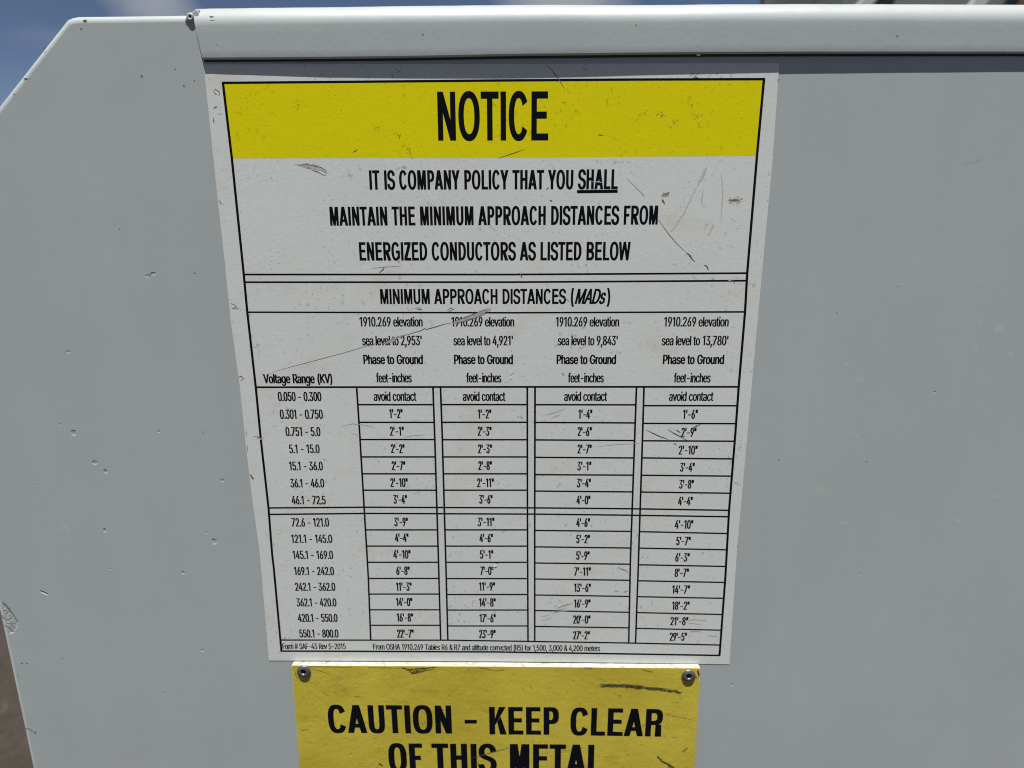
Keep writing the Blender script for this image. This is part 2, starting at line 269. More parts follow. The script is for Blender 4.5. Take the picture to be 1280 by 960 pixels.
"S":[447,["224,-9 188,-7 156,-1 128,9 102,23 81,40 64,60 51,83 42,109 38,137 104,137 108,118 114,102 123,88 136,76 150,66 166,59 185,53 204,50 224,49 246,50 267,54 286,60 303,69 317,79 329,92 338,106 344,122 346,139 344,154 340,168 332,179 322,189 310,197 296,205 245,222 184,239 145,253 112,269 86,289 67,313 56,341 52,372 54,400 62,425 75,448 92,468 113,484 138,498 165,508 195,514 227,516 259,514 289,508 316,498 340,484 360,468 377,449 390,427 398,403 401,378 337,378 332,402 320,421 302,437 280,449 254,456 225,459 204,457 185,454 167,448 152,440 139,430 129,418 121,405 117,391 115,376 117,359 122,345 131,334 142,324 155,315 169,308 212,293 264,279 312,264 328,256 344,248 359,238 372,226 384,213 395,198 402,180 407,161 408,139 406,112 399,87 386,64 370,43 349,25 323,11 294,0 261,-7"]],
"T":[449,["32,452 32,509 417,509 417,452 257,452 257,0 193,0 193,452"]],
"U":[517,["259,-8 220,-6 186,2 154,15 126,33 103,55 85,80 71,108 63,140 60,173 60,509 124,509 124,178 126,155 132,133 141,113 153,95 169,80 187,68 208,59 232,53 259,52 285,53 309,59 331,68 349,80 364,95 377,113 385,133 391,155 393,178 393,509 457,509 457,173 454,140 446,108 433,80 414,55 391,33 363,15 332,2 297,-6"]],
"V":[480,["204,0 16,509 84,509 192,206 215,137 248,31 235,31 267,138 290,206 395,509 463,509 278,0"]],
"W":[686,["155,0 16,509 82,509 163,196 175,145 187,94 197,40 189,40 200,94 211,145 224,196 306,509 380,509 462,196 474,145 486,94 497,40 488,40 499,94 510,145 523,196 603,509 670,509 530,0 455,0 368,323 351,391 336,475 350,475 335,395 318,323 230,0"]],
"Y":[472,["203,0 203,208 16,509 91,509 192,344 222,292 250,230 224,230 251,293 280,344 381,509 455,509 268,208 268,0"]],
"Z":[438,["42,0 42,46 273,385 306,431 341,476 348,454 285,452 223,452 40,452 40,509 397,509 397,462 169,129 134,81 97,33 90,54 152,57 214,57 399,57 399,0"]],
"a":[389,["160,-9 137,-7 115,-3 94,5 76,15 60,29 48,45 38,63 32,84 30,108 32,128 36,146 43,161 53,174 64,184 78,193 92,200 108,206 125,211 178,220 234,227 247,229 257,231 265,235 271,240 274,246 276,255 276,257 275,272 272,285 267,297 260,307 251,315 240,322 227,327 212,330 196,331 178,330 163,327 149,322 137,316 127,309 118,301 110,292 104,283 100,274 41,291 51,313 64,331 79,346 95,358 114,368 133,375 153,380 173,383 194,384 239,379 255,375 271,369 286,360 300,350 312,336 322,320 330,301 335,278 337,251 337,0 277,0 277,52 272,52 252,25 242,16 229,8 215,1 199,-4 181,-7","170,45 192,47 211,51 228,59 242,68 254,80 263,93 270,108 274,122 276,138 276,190 259,182 231,176 200,171 175,168 134,159 122,153 112,147 103,139 97,130 93,118 92,105 93,93 96,82 102,72 109,64 119,57 130,52 142,48 156,46"]],
"b":[424,["229,-8 208,-7 189,-3 172,4 159,12 147,21 138,31 118,59 112,59 112,0 53,0 53,509 114,509 114,319 118,319 137,346 147,355 158,364 171,373 188,379 207,383 229,384 259,382 287,374 313,361 335,342 354,320 370,293 381,261 388,227 390,189 388,151 381,116 370,84 355,57 336,34 313,16 288,3 260,-6","220,47 242,49 262,55 279,66 294,80 306,97 316,117 323,139 327,163 328,189 327,215 323,239 316,261 307,281 295,298 280,311 262,322 243,328 220,330 198,328 178,322 161,312 147,299 134,282 125,263 118,241 114,216 113,189 114,162 118,138 125,115 135,95 147,78 162,65 179,55 198,49"]],
"c":[396,["207,-8 174,-5 144,3 117,16 93,35 72,58 56,85 44,116 37,150 34,187 37,225 44,260 56,291 72,318 93,341 117,360 144,374 174,382 207,384 226,384 243,381 260,377 276,371 291,364 305,356 318,346 330,335 340,322 349,308 356,293 362,277 303,262 290,289 270,311 242,325 207,330 184,328 163,321 145,310 130,296 118,278 108,258 102,236 98,212 96,187 98,163 102,139 108,117 118,97 130,80 145,66 163,55 184,49 207,46 243,52 271,66 292,89 304,117 363,102 357,86 350,70 341,56 331,43 319,32 306,21 292,12 277,5 261,-1 244,-5 226,-7"]],
"d":[424,["195,-8 165,-6 137,3 111,16 89,34 70,57 55,84 43,116 36,151 34,189 36,227 43,261 55,293 70,320 89,342 112,361 137,374 165,382 196,384 218,383 237,379 253,373 267,364 278,355 287,346 306,319 311,319 311,509 372,509 372,0 313,0 313,59 307,59 287,31 277,21 266,12 252,4 236,-3 217,-7","205,47 226,49 246,55 263,65 278,78 290,95 299,115 306,138 310,162 312,189 310,216 306,241 300,263 290,282 278,299 263,312 246,322 227,328 205,330 182,328 162,322 145,311 130,298 118,281 108,261 102,239 98,215 96,189 98,163 102,139 109,117 118,97 130,80 145,66 162,55 182,49"]],
"e":[404,["212,-8 177,-5 145,3 117,16 92,35 72,58 56,85 44,116 37,150 34,187 36,224 44,258 55,290 71,317 91,340 115,359 142,373 172,382 205,384 226,383 246,380 266,374 285,366 303,355 319,341 334,324 347,305 357,282 365,256 370,227 371,194 371,169 75,169 75,221 338,221 310,202 308,226 304,248 298,269 288,286 277,301 263,314 246,323 227,328 205,330 183,328 164,323 146,313 131,301 119,286 109,270 102,251 97,231 96,211 96,178 98,151 102,127 110,106 121,88 135,73 151,61 169,53 190,48 212,46 227,47 241,49 254,53 265,58 276,65 285,73 294,82 300,93 306,105 365,91 358,72 348,55 335,39 320,26 302,14 283,4 261,-3 237,-7"]],
"f":[254,["228,379 228,327 6,327 6,379","81,0 81,432 82,452 87,470 96,486 107,499 120,510 135,519 152,525 169,529 187,530 222,527 243,521 227,468 215,472 195,474 178,472 164,468 154,460 147,449 143,435 142,419 142,0"]],
"g":[425,["207,-151 180,-149 156,-146 134,-140 114,-132 97,-122 82,-110 70,-97 59,-84 51,-69 101,-41 122,-66 131,-74 142,-82 154,-88 169,-93 187,-96 207,-97 236,-95 261,-87 282,-75 298,-58 308,-34 311,-6 311,68 306,68 287,41 277,32 266,23 252,16 236,10 217,6 195,5 165,7 138,14 113,27 90,43 71,65 55,90 43,120 36,154 34,191 36,229 43,263 55,293 71,320 90,342 112,361 138,374 166,382 196,384 218,383 237,379 253,373 267,365 279,356 288,346 308,319 313,319 313,379 372,379 372,-9 370,-40 363,-67 350,-90 334,-109 314,-124 291,-136 265,-144 237,-149","205,59 227,61 246,66 264,75 278,87 290,103 300,121 307,142 311,166 312,193 311,219 307,242 300,264 291,283 279,299 264,312 247,322 227,328 205,330 182,328 163,322 145,312 130,298 118,282 109,262 102,241 98,218 96,193 98,167 102,144 109,123 118,104 131,88 145,76 163,66 183,61"]],
"h":[410,["114,227 114,0 53,0 53,509 114,509 114,287 102,287 116,319 132,344 152,362 175,374 200,382 227,384 252,383 275,377 295,369 313,356 328,340 341,321 350,298 355,271 357,240 357,0 296,0 296,235 293,263 286,286 273,304 256,318 235,326 210,329 192,328 176,324 161,317 147,308 136,297 126,283 119,266 115,248"]],
"i":[167,["53,0 53,379 114,379 114,0","84,443 73,444 63,448 54,455 47,463 43,472 41,483 43,494 47,504 54,512 63,518 73,522 84,524 95,522 105,518 114,512 121,504 125,494 126,483 125,472 121,463 114,455 105,448 95,444"]],
"l":[167,["53,0 53,509 114,509 114,0"]],
"m":[610,["53,0 53,379 112,379 112,295 108,295 114,314 122,331 132,346 144,358 158,368 172,376 187,382 203,385 219,386 245,383 268,375 287,361 303,342 314,320 321,295 312,295 318,312 326,329 337,343 350,356 364,366 381,375 398,381 417,385 437,386 458,385 478,380 497,372 514,361 529,346 541,328 550,307 555,283 557,255 557,0 496,0 496,254 493,279 485,298 473,313 456,323 438,329 419,330 402,329 387,326 374,320 363,312 353,302 345,290 340,277 336,263 335,247 335,0 274,0 274,260 272,280 265,297 253,311 238,322 220,328 199,330 185,329 171,326 158,320 145,312 135,302 126,289 119,274 115,257 114,238 114,0"]],
"n":[410,["114,227 114,0 53,0 53,379 112,379 112,287 102,287 116,319 132,344 152,362 175,374 200,382 227,384 252,383 275,377 295,369 313,356 328,340 341,321 350,298 355,271 357,240 357,0 296,0 296,235 293,263 286,286 273,304 256,318 235,326 210,329 192,328 176,324 161,317 147,308 136,297 126,283 119,266 115,248"]],
"o":[415,["207,-8 174,-5 144,3 117,16 93,35 72,58 56,85 44,116 37,150 34,187 37,225 44,260 56,291 72,318 93,341 117,360 144,374 174,382 207,384 241,382 271,374 299,360 323,341 343,318 359,291 371,260 379,225 381,187 379,150 371,116 359,85 343,58 323,35 299,16 271,3 241,-5","207,46 231,49 252,55 270,66 285,80 298,97 307,117 314,139 318,163 319,187 318,212 314,236 307,258 298,278 285,296 270,310 252,321 231,328 207,330 184,328 163,321 145,310 130,296 118,278 108,258 102,236 98,212 96,187 98,163 102,139 108,117 118,97 130,80 145,66 163,55 184,49"]],
"r":[259,["53,0 53,379 112,379 112,321 115,321 124,339 137,354 152,367 171,377 191,383 213,385 229,384 243,384 243,322 230,324 207,326 190,324 174,321 159,315 146,306 135,296 126,284 119,269 115,254 114,237 114,0"]],
"s":[365,["182,-8 157,-7 133,-3 112,3 93,12 76,24 62,38 50,54 41,73 36,94 94,107 101,87 111,72 124,60 141,52 160,47 181,45 206,47 227,53 244,62 258,74 265,88 268,103 266,115 262,126 254,136 243,144 229,150 212,155 149,170 118,180 92,192 72,208 58,227 50,249 47,274 49,295 55,314 65,332 79,347 95,360 115,370 137,378 161,383 187,384 212,383 234,379 254,372 271,363 286,352 299,339 309,324 318,308 324,290 268,277 262,291 254,304 243,316 228,325 210,331 187,333 166,331 147,326 131,317 119,305 111,292 109,277 110,264 115,253 124,243 136,235 152,229 172,223 229,209 261,200 287,187 306,171 320,153 328,131 331,107 329,85 323,65 312,47 298,31 281,18 260,6 236,-2 210,-7"]],
"t":[227,["204,379 204,327 6,327 6,379","65,471 126,471 126,98 127,83 130,70 136,61 144,55 156,51 170,50 185,51 202,54 213,2 192,-3 168,-4 138,-1 113,7 92,21 77,41 68,64 65,93"]],
"u":[410,["182,-5 158,-3 135,2 115,11 97,23 82,39 69,59 60,82 54,109 53,139 53,379 114,379 114,144 116,117 124,94 137,75 154,61 175,53 200,50 218,51 234,55 249,62 263,71 274,83 283,97 290,113 295,132 296,153 296,379 357,379 357,0 298,0 298,92 307,92 294,60 277,35 257,17 234,5 209,-3"]],
"v":[389,["163,0 17,379 84,379 165,155 187,87 206,21 184,21 203,87 224,155 305,379 371,379 226,0"]],
"–":[350,["350,244 350,188 0,188 0,244"]],
" ":[188,[]]}
TEXT = [
["title_lettering","NOTICE","title",-18.21,1231.07,19.04,1230.96,15.58],
["policy_lettering","IT IS COMPANY POLICY THAT YOU","head",-42.41,1215.07,27.75,1214.93,6.44],
["policy_lettering","SHALL","head",29.26,1214.95,42.98,1214.93,6.58],
["policy_lettering","MAINTAIN THE MINIMUM APPROACH DISTANCES FROM","head",-56.92,1202.9,57.16,1203.0,6.44],
["policy_lettering","ENERGIZED CONDUCTORS AS LISTED BELOW","head",-47.34,1190.75,48.14,1190.69,6.43],
["table_title_lettering","MINIMUM APPROACH DISTANCES","head2",-40.71,1175.22,25.88,1175.23,5.43],
["table_title_lettering","(","head2",27.57,1175.23,28.74,1175.23,5.43],
["table_title_lettering","MADs","ital",28.94,1175.23,40.13,1175.23,5.43],
["table_title_lettering",")","head2",40.35,1175.23,41.61,1175.23,5.42],
["column_heading_lettering#0","1910.269 elevation","reg",-48.7,1167.0,-25.77,1167.01,3.5],
["column_heading_lettering#0","sea level to 2,953'","reg",-48.21,1160.01,-26.32,1160.03,3.55],
["column_heading_lettering#0","Phase to Ground","bold",-48.14,1152.93,-26.16,1152.96,3.54],
["column_heading_lettering#0","feet-inches","reg",-43.84,1145.94,-30.56,1145.97,3.56],
["distance_lettering#0","avoid contact","reg",-45.12,1138.78,-29.09,1138.83,3.57],
["column_heading_lettering#1","1910.269 elevation","reg",-15.35,1167.01,7.34,1167.02,3.49],
["column_heading_lettering#1","sea level to 4,921'","reg",-14.83,1160.04,6.88,1160.06,3.54],
["column_heading_lettering#1","Phase to Ground","bold",-14.77,1152.98,6.86,1153.01,3.53],
["column_heading_lettering#1","feet-inches","reg",-10.45,1146.01,2.55,1146.04,3.55],
["distance_lettering#1","avoid contact","reg",-11.9,1138.87,4.01,1138.91,3.56],
["column_heading_lettering#2","1910.269 elevation","reg",22.32,1167.02,45.08,1167.03,3.48],
["column_heading_lettering#2","sea level to 9,843'","reg",23.1,1160.08,44.8,1160.1,3.53],
["column_heading_lettering#2","Phase to Ground","bold",22.75,1153.03,44.45,1153.07,3.52],
["column_heading_lettering#2","feet-inches","reg",26.98,1146.09,40.19,1146.11,3.53],
["distance_lettering#2","avoid contact","reg",25.7,1138.97,41.61,1139.01,3.55],
["column_heading_lettering#3","1910.269 elevation","reg",61.14,1167.04,84.24,1167.05,3.47],
["column_heading_lettering#3","sea level to 13,780'","reg",60.65,1160.11,84.57,1160.13,3.52],
["column_heading_lettering#3","Phase to Ground","bold",61.43,1153.09,83.61,1153.13,3.51],
["column_heading_lettering#3","feet-inches","reg",65.72,1146.17,79.21,1146.19,3.52],
["distance_lettering#3","avoid contact","reg",64.34,1139.07,80.71,1139.11,3.54],
["voltage_lettering","Voltage Range (KV)","bold",-85.86,1145.51,-60.07,1145.57,3.57],
["voltage_lettering","0.050 - 0.300","reg",-81.02,1138.6,-64.63,1138.64,3.59],
["voltage_lettering","0.301 - 0.750","reg",-80.88,1131.61,-64.59,1131.66,3.67],
["voltage_lettering","0.751 - 5.0","reg",-79.32,1124.75,-66.0,1124.8,3.62],
["voltage_lettering","5.1 - 15.0","reg",-78.53,1117.84,-66.81,1117.89,3.54],
["voltage_lettering","15.1 - 36.0","reg",-79.12,1110.83,-66.08,1110.89,3.58],
["voltage_lettering","36.1 - 46.0","reg",-79.28,1103.73,-66.07,1103.8,3.6],
["voltage_lettering","46.1 - 72.5","reg",-79.37,1096.63,-66.01,1096.71,3.58],
["voltage_lettering","72.6 - 121.0","reg",-80.17,1087.14,-65.33,1087.24,3.64],
["voltage_lettering","121.1 - 145.0","reg",-80.89,1080.03,-64.56,1080.15,3.65],
["voltage_lettering","145.1 - 169.0","reg",-80.87,1072.97,-64.72,1073.1,3.66],
["voltage_lettering","169.1 - 242.0","reg",-80.91,1065.82,-64.82,1065.96,3.68],
["voltage_lettering","242.1 - 362.0","reg",-81.11,1058.76,-64.78,1058.91,3.69],
["voltage_lettering","362.1 - 420.0","reg",-81.14,1051.65,-64.81,1051.81,3.7],
["voltage_lettering","420.1 - 550.0","reg",-81.13,1044.49,-64.83,1044.65,3.74],
["voltage_lettering","550.1 - 800.0","reg",-81.1,1037.19,-64.92,1037.37,3.76],
["distance_lettering#0","1'-2\"","reg",-39.55,1132.05,-34.49,1132.07,3.56],
["distance_lettering#0","2'-1\"","reg",-39.7,1125.09,-34.34,1125.11,3.58],
["distance_lettering#0","2'-2\"","reg",-39.64,1118.04,-34.33,1118.06,3.6],
["distance_lettering#0","2'-7\"","reg",-39.66,1111.09,-34.38,1111.11,3.62],
["distance_lettering#0","2'-10\"","reg",-40.52,1104.14,-33.72,1104.17,3.64],
["distance_lettering#0","3'-4\"","reg",-39.7,1097.14,-34.32,1097.17,3.65],
["distance_lettering#0","3'-9\"","reg",-39.83,1087.55,-34.34,1087.59,3.68],
["distance_lettering#0","4'-4\"","reg",-39.83,1080.75,-34.37,1080.79,3.7],
["distance_lettering#0","4'-10\"","reg",-40.8,1073.5,-33.84,1073.55,3.72],
["distance_lettering#0","6'-8\"","reg",-39.96,1066.28,-34.52,1066.32,3.74],
["distance_lettering#0","11'-3\"","reg",-40.35,1059.13,-34.0,1059.19,3.76],
["distance_lettering#0","14'-0\"","reg",-40.67,1052.15,-33.99,1052.21,3.78],
["distance_lettering#0","16'-8\"","reg",-40.7,1045.05,-33.95,1045.11,3.8],
["distance_lettering#0","22'-7\"","reg",-40.94,1037.55,-34.01,1037.62,3.82],
["distance_lettering#1","1'-2\"","reg",-6.42,1132.0,-1.27,1132.02,3.55],
["distance_lettering#1","2'-3\"","reg",-6.53,1125.18,-1.28,1125.2,3.57],
["distance_lettering#1","2'-3\"","reg",-6.55,1118.12,-1.18,1118.14,3.59],
["distance_lettering#1","2'-8\"","reg",-6.54,1111.31,-1.26,1111.34,3.61],
["distance_lettering#1","2'-11\"","reg",-7.15,1104.25,-0.6,1104.29,3.63],
["distance_lettering#1","3'-6\"","reg",-6.46,1097.34,-1.17,1097.37,3.64],
["distance_lettering#1","3'-11\"","reg",-7.23,1087.77,-0.58,1087.81,3.67],
["distance_lettering#1","4'-6\"","reg",-6.59,1080.85,-1.22,1080.89,3.69],
["distance_lettering#1","5'-1\"","reg",-6.52,1073.7,-1.17,1073.74,3.71],
["distance_lettering#1","7'-0\"","reg",-6.5,1066.53,-1.12,1066.57,3.73],
["distance_lettering#1","11'-9\"","reg",-7.06,1059.5,-0.59,1059.56,3.75],
["distance_lettering#1","14'-8\"","reg",-7.17,1052.29,-0.4,1052.35,3.77],
["distance_lettering#1","17'-6\"","reg",-7.12,1045.05,-0.47,1045.12,3.79],
["distance_lettering#1","23'-9\"","reg",-7.4,1037.72,-0.55,1037.8,3.81],
["distance_lettering#2","1'-4\"","reg",31.1,1132.06,36.31,1132.07,3.54],
["distance_lettering#2","2'-6\"","reg",30.97,1125.2,36.3,1125.22,3.56],
["distance_lettering#2","2'-7\"","reg",31.07,1118.21,36.41,1118.24,3.58],
["distance_lettering#2","3'-1\"","reg",31.08,1111.3,36.46,1111.33,3.59],
["distance_lettering#2","3'-4\"","reg",31.03,1104.33,36.44,1104.36,3.61],
["distance_lettering#2","4'-0\"","reg",31.05,1097.3,36.46,1097.33,3.63],
["distance_lettering#2","4'-6\"","reg",31.16,1087.76,36.5,1087.79,3.66],
["distance_lettering#2","5'-2\"","reg",31.27,1080.71,36.67,1080.75,3.68],
["distance_lettering#2","5'-9\"","reg",31.37,1073.54,36.71,1073.59,3.7],
["distance_lettering#2","7'-11\"","reg",30.77,1066.52,37.35,1066.58,3.72],
["distance_lettering#2","13'-6\"","reg",30.81,1059.27,37.56,1059.33,3.74],
["distance_lettering#2","16'-9\"","reg",30.94,1052.15,37.57,1052.21,3.76],
["distance_lettering#2","20'-0\"","reg",30.71,1044.85,37.75,1044.92,3.78],
["distance_lettering#2","27'-2\"","reg",30.84,1037.54,37.66,1037.61,3.8],
["distance_lettering#3","1'-6\"","reg",69.82,1132.15,75.35,1132.17,3.53],
["distance_lettering#3","2'-9\"","reg",69.66,1125.06,75.29,1125.08,3.54],
["distance_lettering#3","2'-10\"","reg",69.09,1117.96,76.14,1117.99,3.56],
["distance_lettering#3","3'-4\"","reg",69.93,1111.03,75.48,1111.06,3.58],
["distance_lettering#3","3'-8\"","reg",69.98,1104.08,75.57,1104.11,3.6],
["distance_lettering#3","4'-4\"","reg",69.97,1097.1,75.6,1097.13,3.62],
["distance_lettering#3","4'-10\"","reg",69.25,1087.23,76.41,1087.28,3.65],
["distance_lettering#3","5'-7\"","reg",70.19,1080.14,75.84,1080.18,3.67],
["distance_lettering#3","6'-3\"","reg",70.23,1073.05,75.86,1073.09,3.69],
["distance_lettering#3","8'-7\"","reg",70.34,1066.29,75.97,1066.34,3.71],
["distance_lettering#3","14'-7\"","reg",69.73,1058.84,76.79,1058.9,3.73],
["distance_lettering#3","18'-2\"","reg",70.11,1051.58,77.06,1051.65,3.75],
["distance_lettering#3","21'-8\"","reg",69.82,1044.48,76.97,1044.55,3.77],
["distance_lettering#3","29'-5\"","reg",69.93,1037.29,76.87,1037.37,3.78],
["footer_lettering","Form # SAF-43 Rev 5-2015","foot",-88.62,1031.62,-62.34,1031.92,2.7],
["footer_lettering","From OSHA 1910.269 Tables R6 & R7 and altitude corrected (R5) for 1,500, 3,000 & 4,200 meters","foot",-51.1,1031.85,41.97,1032.11,2.69],
["caution_lettering","CAUTION","caut",-71.23,993.08,-19.27,993.48,13.92],
["caution_lettering","–","dash",-13.81,993.56,-8.69,993.63,13.89],
["caution_lettering","KEEP","caut",-3.55,993.3,25.48,993.49,13.65],
["caution_lettering","CLEAR","caut",30.23,993.4,68.49,993.2,13.62],
["caution_lettering","OF","caut",-46.7,973.43,-32.05,973.59,14.72],
["caution_lettering","THIS","caut",-28.14,973.57,-0.61,973.76,14.78],
["caution_lettering","METAL","caut",4.96,973.69,44.12,973.86,14.91]]
RULES = [
["border",0.69,[[-90.13,1249.84],[-46.42,1249.91],[1.56,1250.01],[49.15,1250.0],[90.16,1249.86]]],
["border",0.77,[[-89.79,1249.99],[-89.33,1225.63],[-89.22,1185.91],[-89.31,1172.26],[-88.94,1143.99],[-89.0,1124.1],[-88.67,1095.05],[-89.05,1076.01],[-88.94,1067.97],[-89.21,1030.55]]],
["border",0.77,[[89.81,1249.99],[89.53,1225.63],[89.4,1186.15],[89.73,1172.36],[89.62,1144.54],[89.76,1126.37],[89.71,1095.11],[90.36,1066.89],[90.57,1030.55]]],
["border",0.67,[[-89.46,1030.7],[-53.3,1030.96],[-0.58,1031.29],[45.23,1031.01],[90.89,1030.67]]],
["table_rules",0.56,[[-89.28,1185.88],[6.61,1185.77],[89.45,1186.15]]],
["table_rules",0.56,[[-89.27,1183.13],[6.6,1183.07],[89.41,1183.5]]],
["table_rules",0.51,[[-89.31,1172.26],[6.55,1172.05],[89.73,1172.36]]],
["table_rules",0.61,[[-88.94,1143.99],[6.44,1144.33],[89.62,1144.54]]],
["table_rules",0.56,[[-88.76,1095.05],[-49.69,1095.6],[14.9,1095.72],[52.5,1095.58],[89.73,1095.14]]],
["table_rules",0.56,[[-88.73,1092.29],[-49.83,1092.98],[14.91,1093.09],[52.61,1092.85],[89.75,1092.45]]],
["table_rules",0.56,[[-89.27,1035.93],[-20.15,1036.61],[15.14,1036.39],[54.81,1036.08],[90.81,1035.54]]],
["table_rules",0.61,[[-51.22,1144.08],[-51.15,1126.49],[-51.26,1065.68],[-51.88,1036.3]]],
["table_rules",0.61,[[-22.82,1144.14],[-22.79,1122.69],[-22.98,1067.7],[-23.16,1036.65]]],
["table_rules",0.61,[[-20.03,1144.14],[-19.94,1125.01],[-20.07,1067.73],[-20.21,1036.68]]],
["table_rules",0.61,[[12.08,1144.21],[12.22,1093.95],[12.53,1036.44]]],
["table_rules",0.61,[[14.95,1144.22],[15.03,1093.97],[15.27,1036.32]]],
["table_rules",0.61,[[52.25,1144.3],[52.37,1125.28],[52.73,1073.61],[53.48,1035.92]]],
["table_rules",0.61,[[55.01,1144.31],[55.29,1125.29],[55.95,1068.36],[56.24,1035.83]]],
["table_rules",0.53,[[-51.19,1137.3],[-22.81,1137.38]]],
["table_rules",0.53,[[-20.0,1137.42],[12.1,1137.5]]],
["table_rules",0.53,[[14.96,1137.48],[52.29,1137.52]]],
["table_rules",0.53,[[55.12,1137.22],[89.68,1137.28]]],
["table_rules",0.53,[[-51.16,1130.34],[-22.8,1130.43]]],
["table_rules",0.53,[[-19.97,1130.47],[12.12,1130.58]]],
["table_rules",0.53,[[14.97,1130.53],[52.34,1130.46]]],
["table_rules",0.53,[[55.22,1130.28],[89.73,1130.3]]],
["table_rules",0.53,[[-51.15,1123.48],[-22.79,1123.59]]],
["table_rules",0.53,[[-19.94,1123.53],[12.14,1123.66]]],
["table_rules",0.53,[[14.98,1123.6],[52.38,1123.49]]],
["table_rules",0.53,[[55.31,1123.41],[89.76,1123.35]]],
["table_rules",0.53,[[-51.17,1116.46],[-22.81,1116.59]]],
["table_rules",0.53,[[-19.96,1116.6],[12.16,1116.74]]],
["table_rules",0.53,[[14.99,1116.59],[52.43,1116.5]]],
["table_rules",0.53,[[55.39,1116.54],[89.75,1116.28]]],
["table_rules",0.53,[[-51.18,1109.55],[-22.84,1109.69]]],
["table_rules",0.53,[[-19.97,1109.7],[12.17,1109.86]]],
["table_rules",0.53,[[15.01,1109.52],[52.48,1109.51]]],
["table_rules",0.53,[[55.47,1109.49],[89.73,1109.3]]],
["table_rules",0.53,[[-51.19,1102.75],[-22.86,1102.9]]],
["table_rules",0.53,[[-19.99,1102.92],[12.19,1103.1]]],
["table_rules",0.53,[[15.02,1102.75],[52.52,1102.62]]],
["table_rules",0.53,[[55.55,1102.57],[89.72,1102.27]]],
["table_rules",0.53,[[-51.22,1085.92],[-22.91,1086.12]]],
["table_rules",0.53,[[-20.03,1086.14],[12.26,1086.36]]],
["table_rules",0.53,[[15.07,1086.14],[52.64,1085.99]]],
["table_rules",0.53,[[55.75,1085.91],[89.93,1085.33]]],
["table_rules",0.53,[[-51.24,1078.89],[-22.94,1079.1]]],
["table_rules",0.53,[[-20.05,1079.12],[12.3,1079.36]]],
["table_rules",0.53,[[15.09,1079.07],[52.69,1078.83]]],
["table_rules",0.53,[[55.83,1078.82],[90.09,1078.35]]],
["table_rules",0.53,[[-51.25,1071.79],[-22.96,1072.02]]],
["table_rules",0.53,[[-20.06,1072.04],[12.33,1072.3]]],
["table_rules",0.53,[[15.12,1072.01],[52.76,1071.79]]],
["table_rules",0.53,[[55.91,1071.57],[90.26,1071.11]]],
["table_rules",0.53,[[-51.29,1064.61],[-22.99,1064.85]]],
["table_rules",0.53,[[-20.09,1064.81],[12.37,1065.08]]],
["table_rules",0.53,[[15.15,1064.93],[52.9,1064.69]]],
["table_rules",0.53,[[55.98,1064.5],[90.38,1064.05]]],
["table_rules",0.53,[[-51.43,1057.58],[-23.03,1057.84]]],
["table_rules",0.53,[[-20.12,1057.65],[12.41,1057.95]]],
["table_rules",0.53,[[15.18,1057.76],[53.05,1057.46]]],
["table_rules",0.53,[[56.05,1057.38],[90.42,1056.94]]],
["table_rules",0.53,[[-51.58,1050.4],[-23.08,1050.67]]],
["table_rules",0.53,[[-20.15,1050.59],[12.45,1050.91]]],
["table_rules",0.53,[[15.21,1050.75],[53.2,1050.25]]],
["table_rules",0.53,[[56.11,1050.17],[90.46,1049.63]]],
["table_rules",0.53,[[-51.73,1043.23],[-23.12,1043.52]]],
["table_rules",0.53,[[-20.18,1043.25],[12.49,1043.59]]],
["table_rules",0.53,[[15.24,1043.4],[53.34,1043.13]]],
["table_rules",0.53,[[56.18,1042.94],[90.5,1042.44]]],
["policy_lettering",0.96,[[29.05,1214.15],[43.0,1214.26]]]]
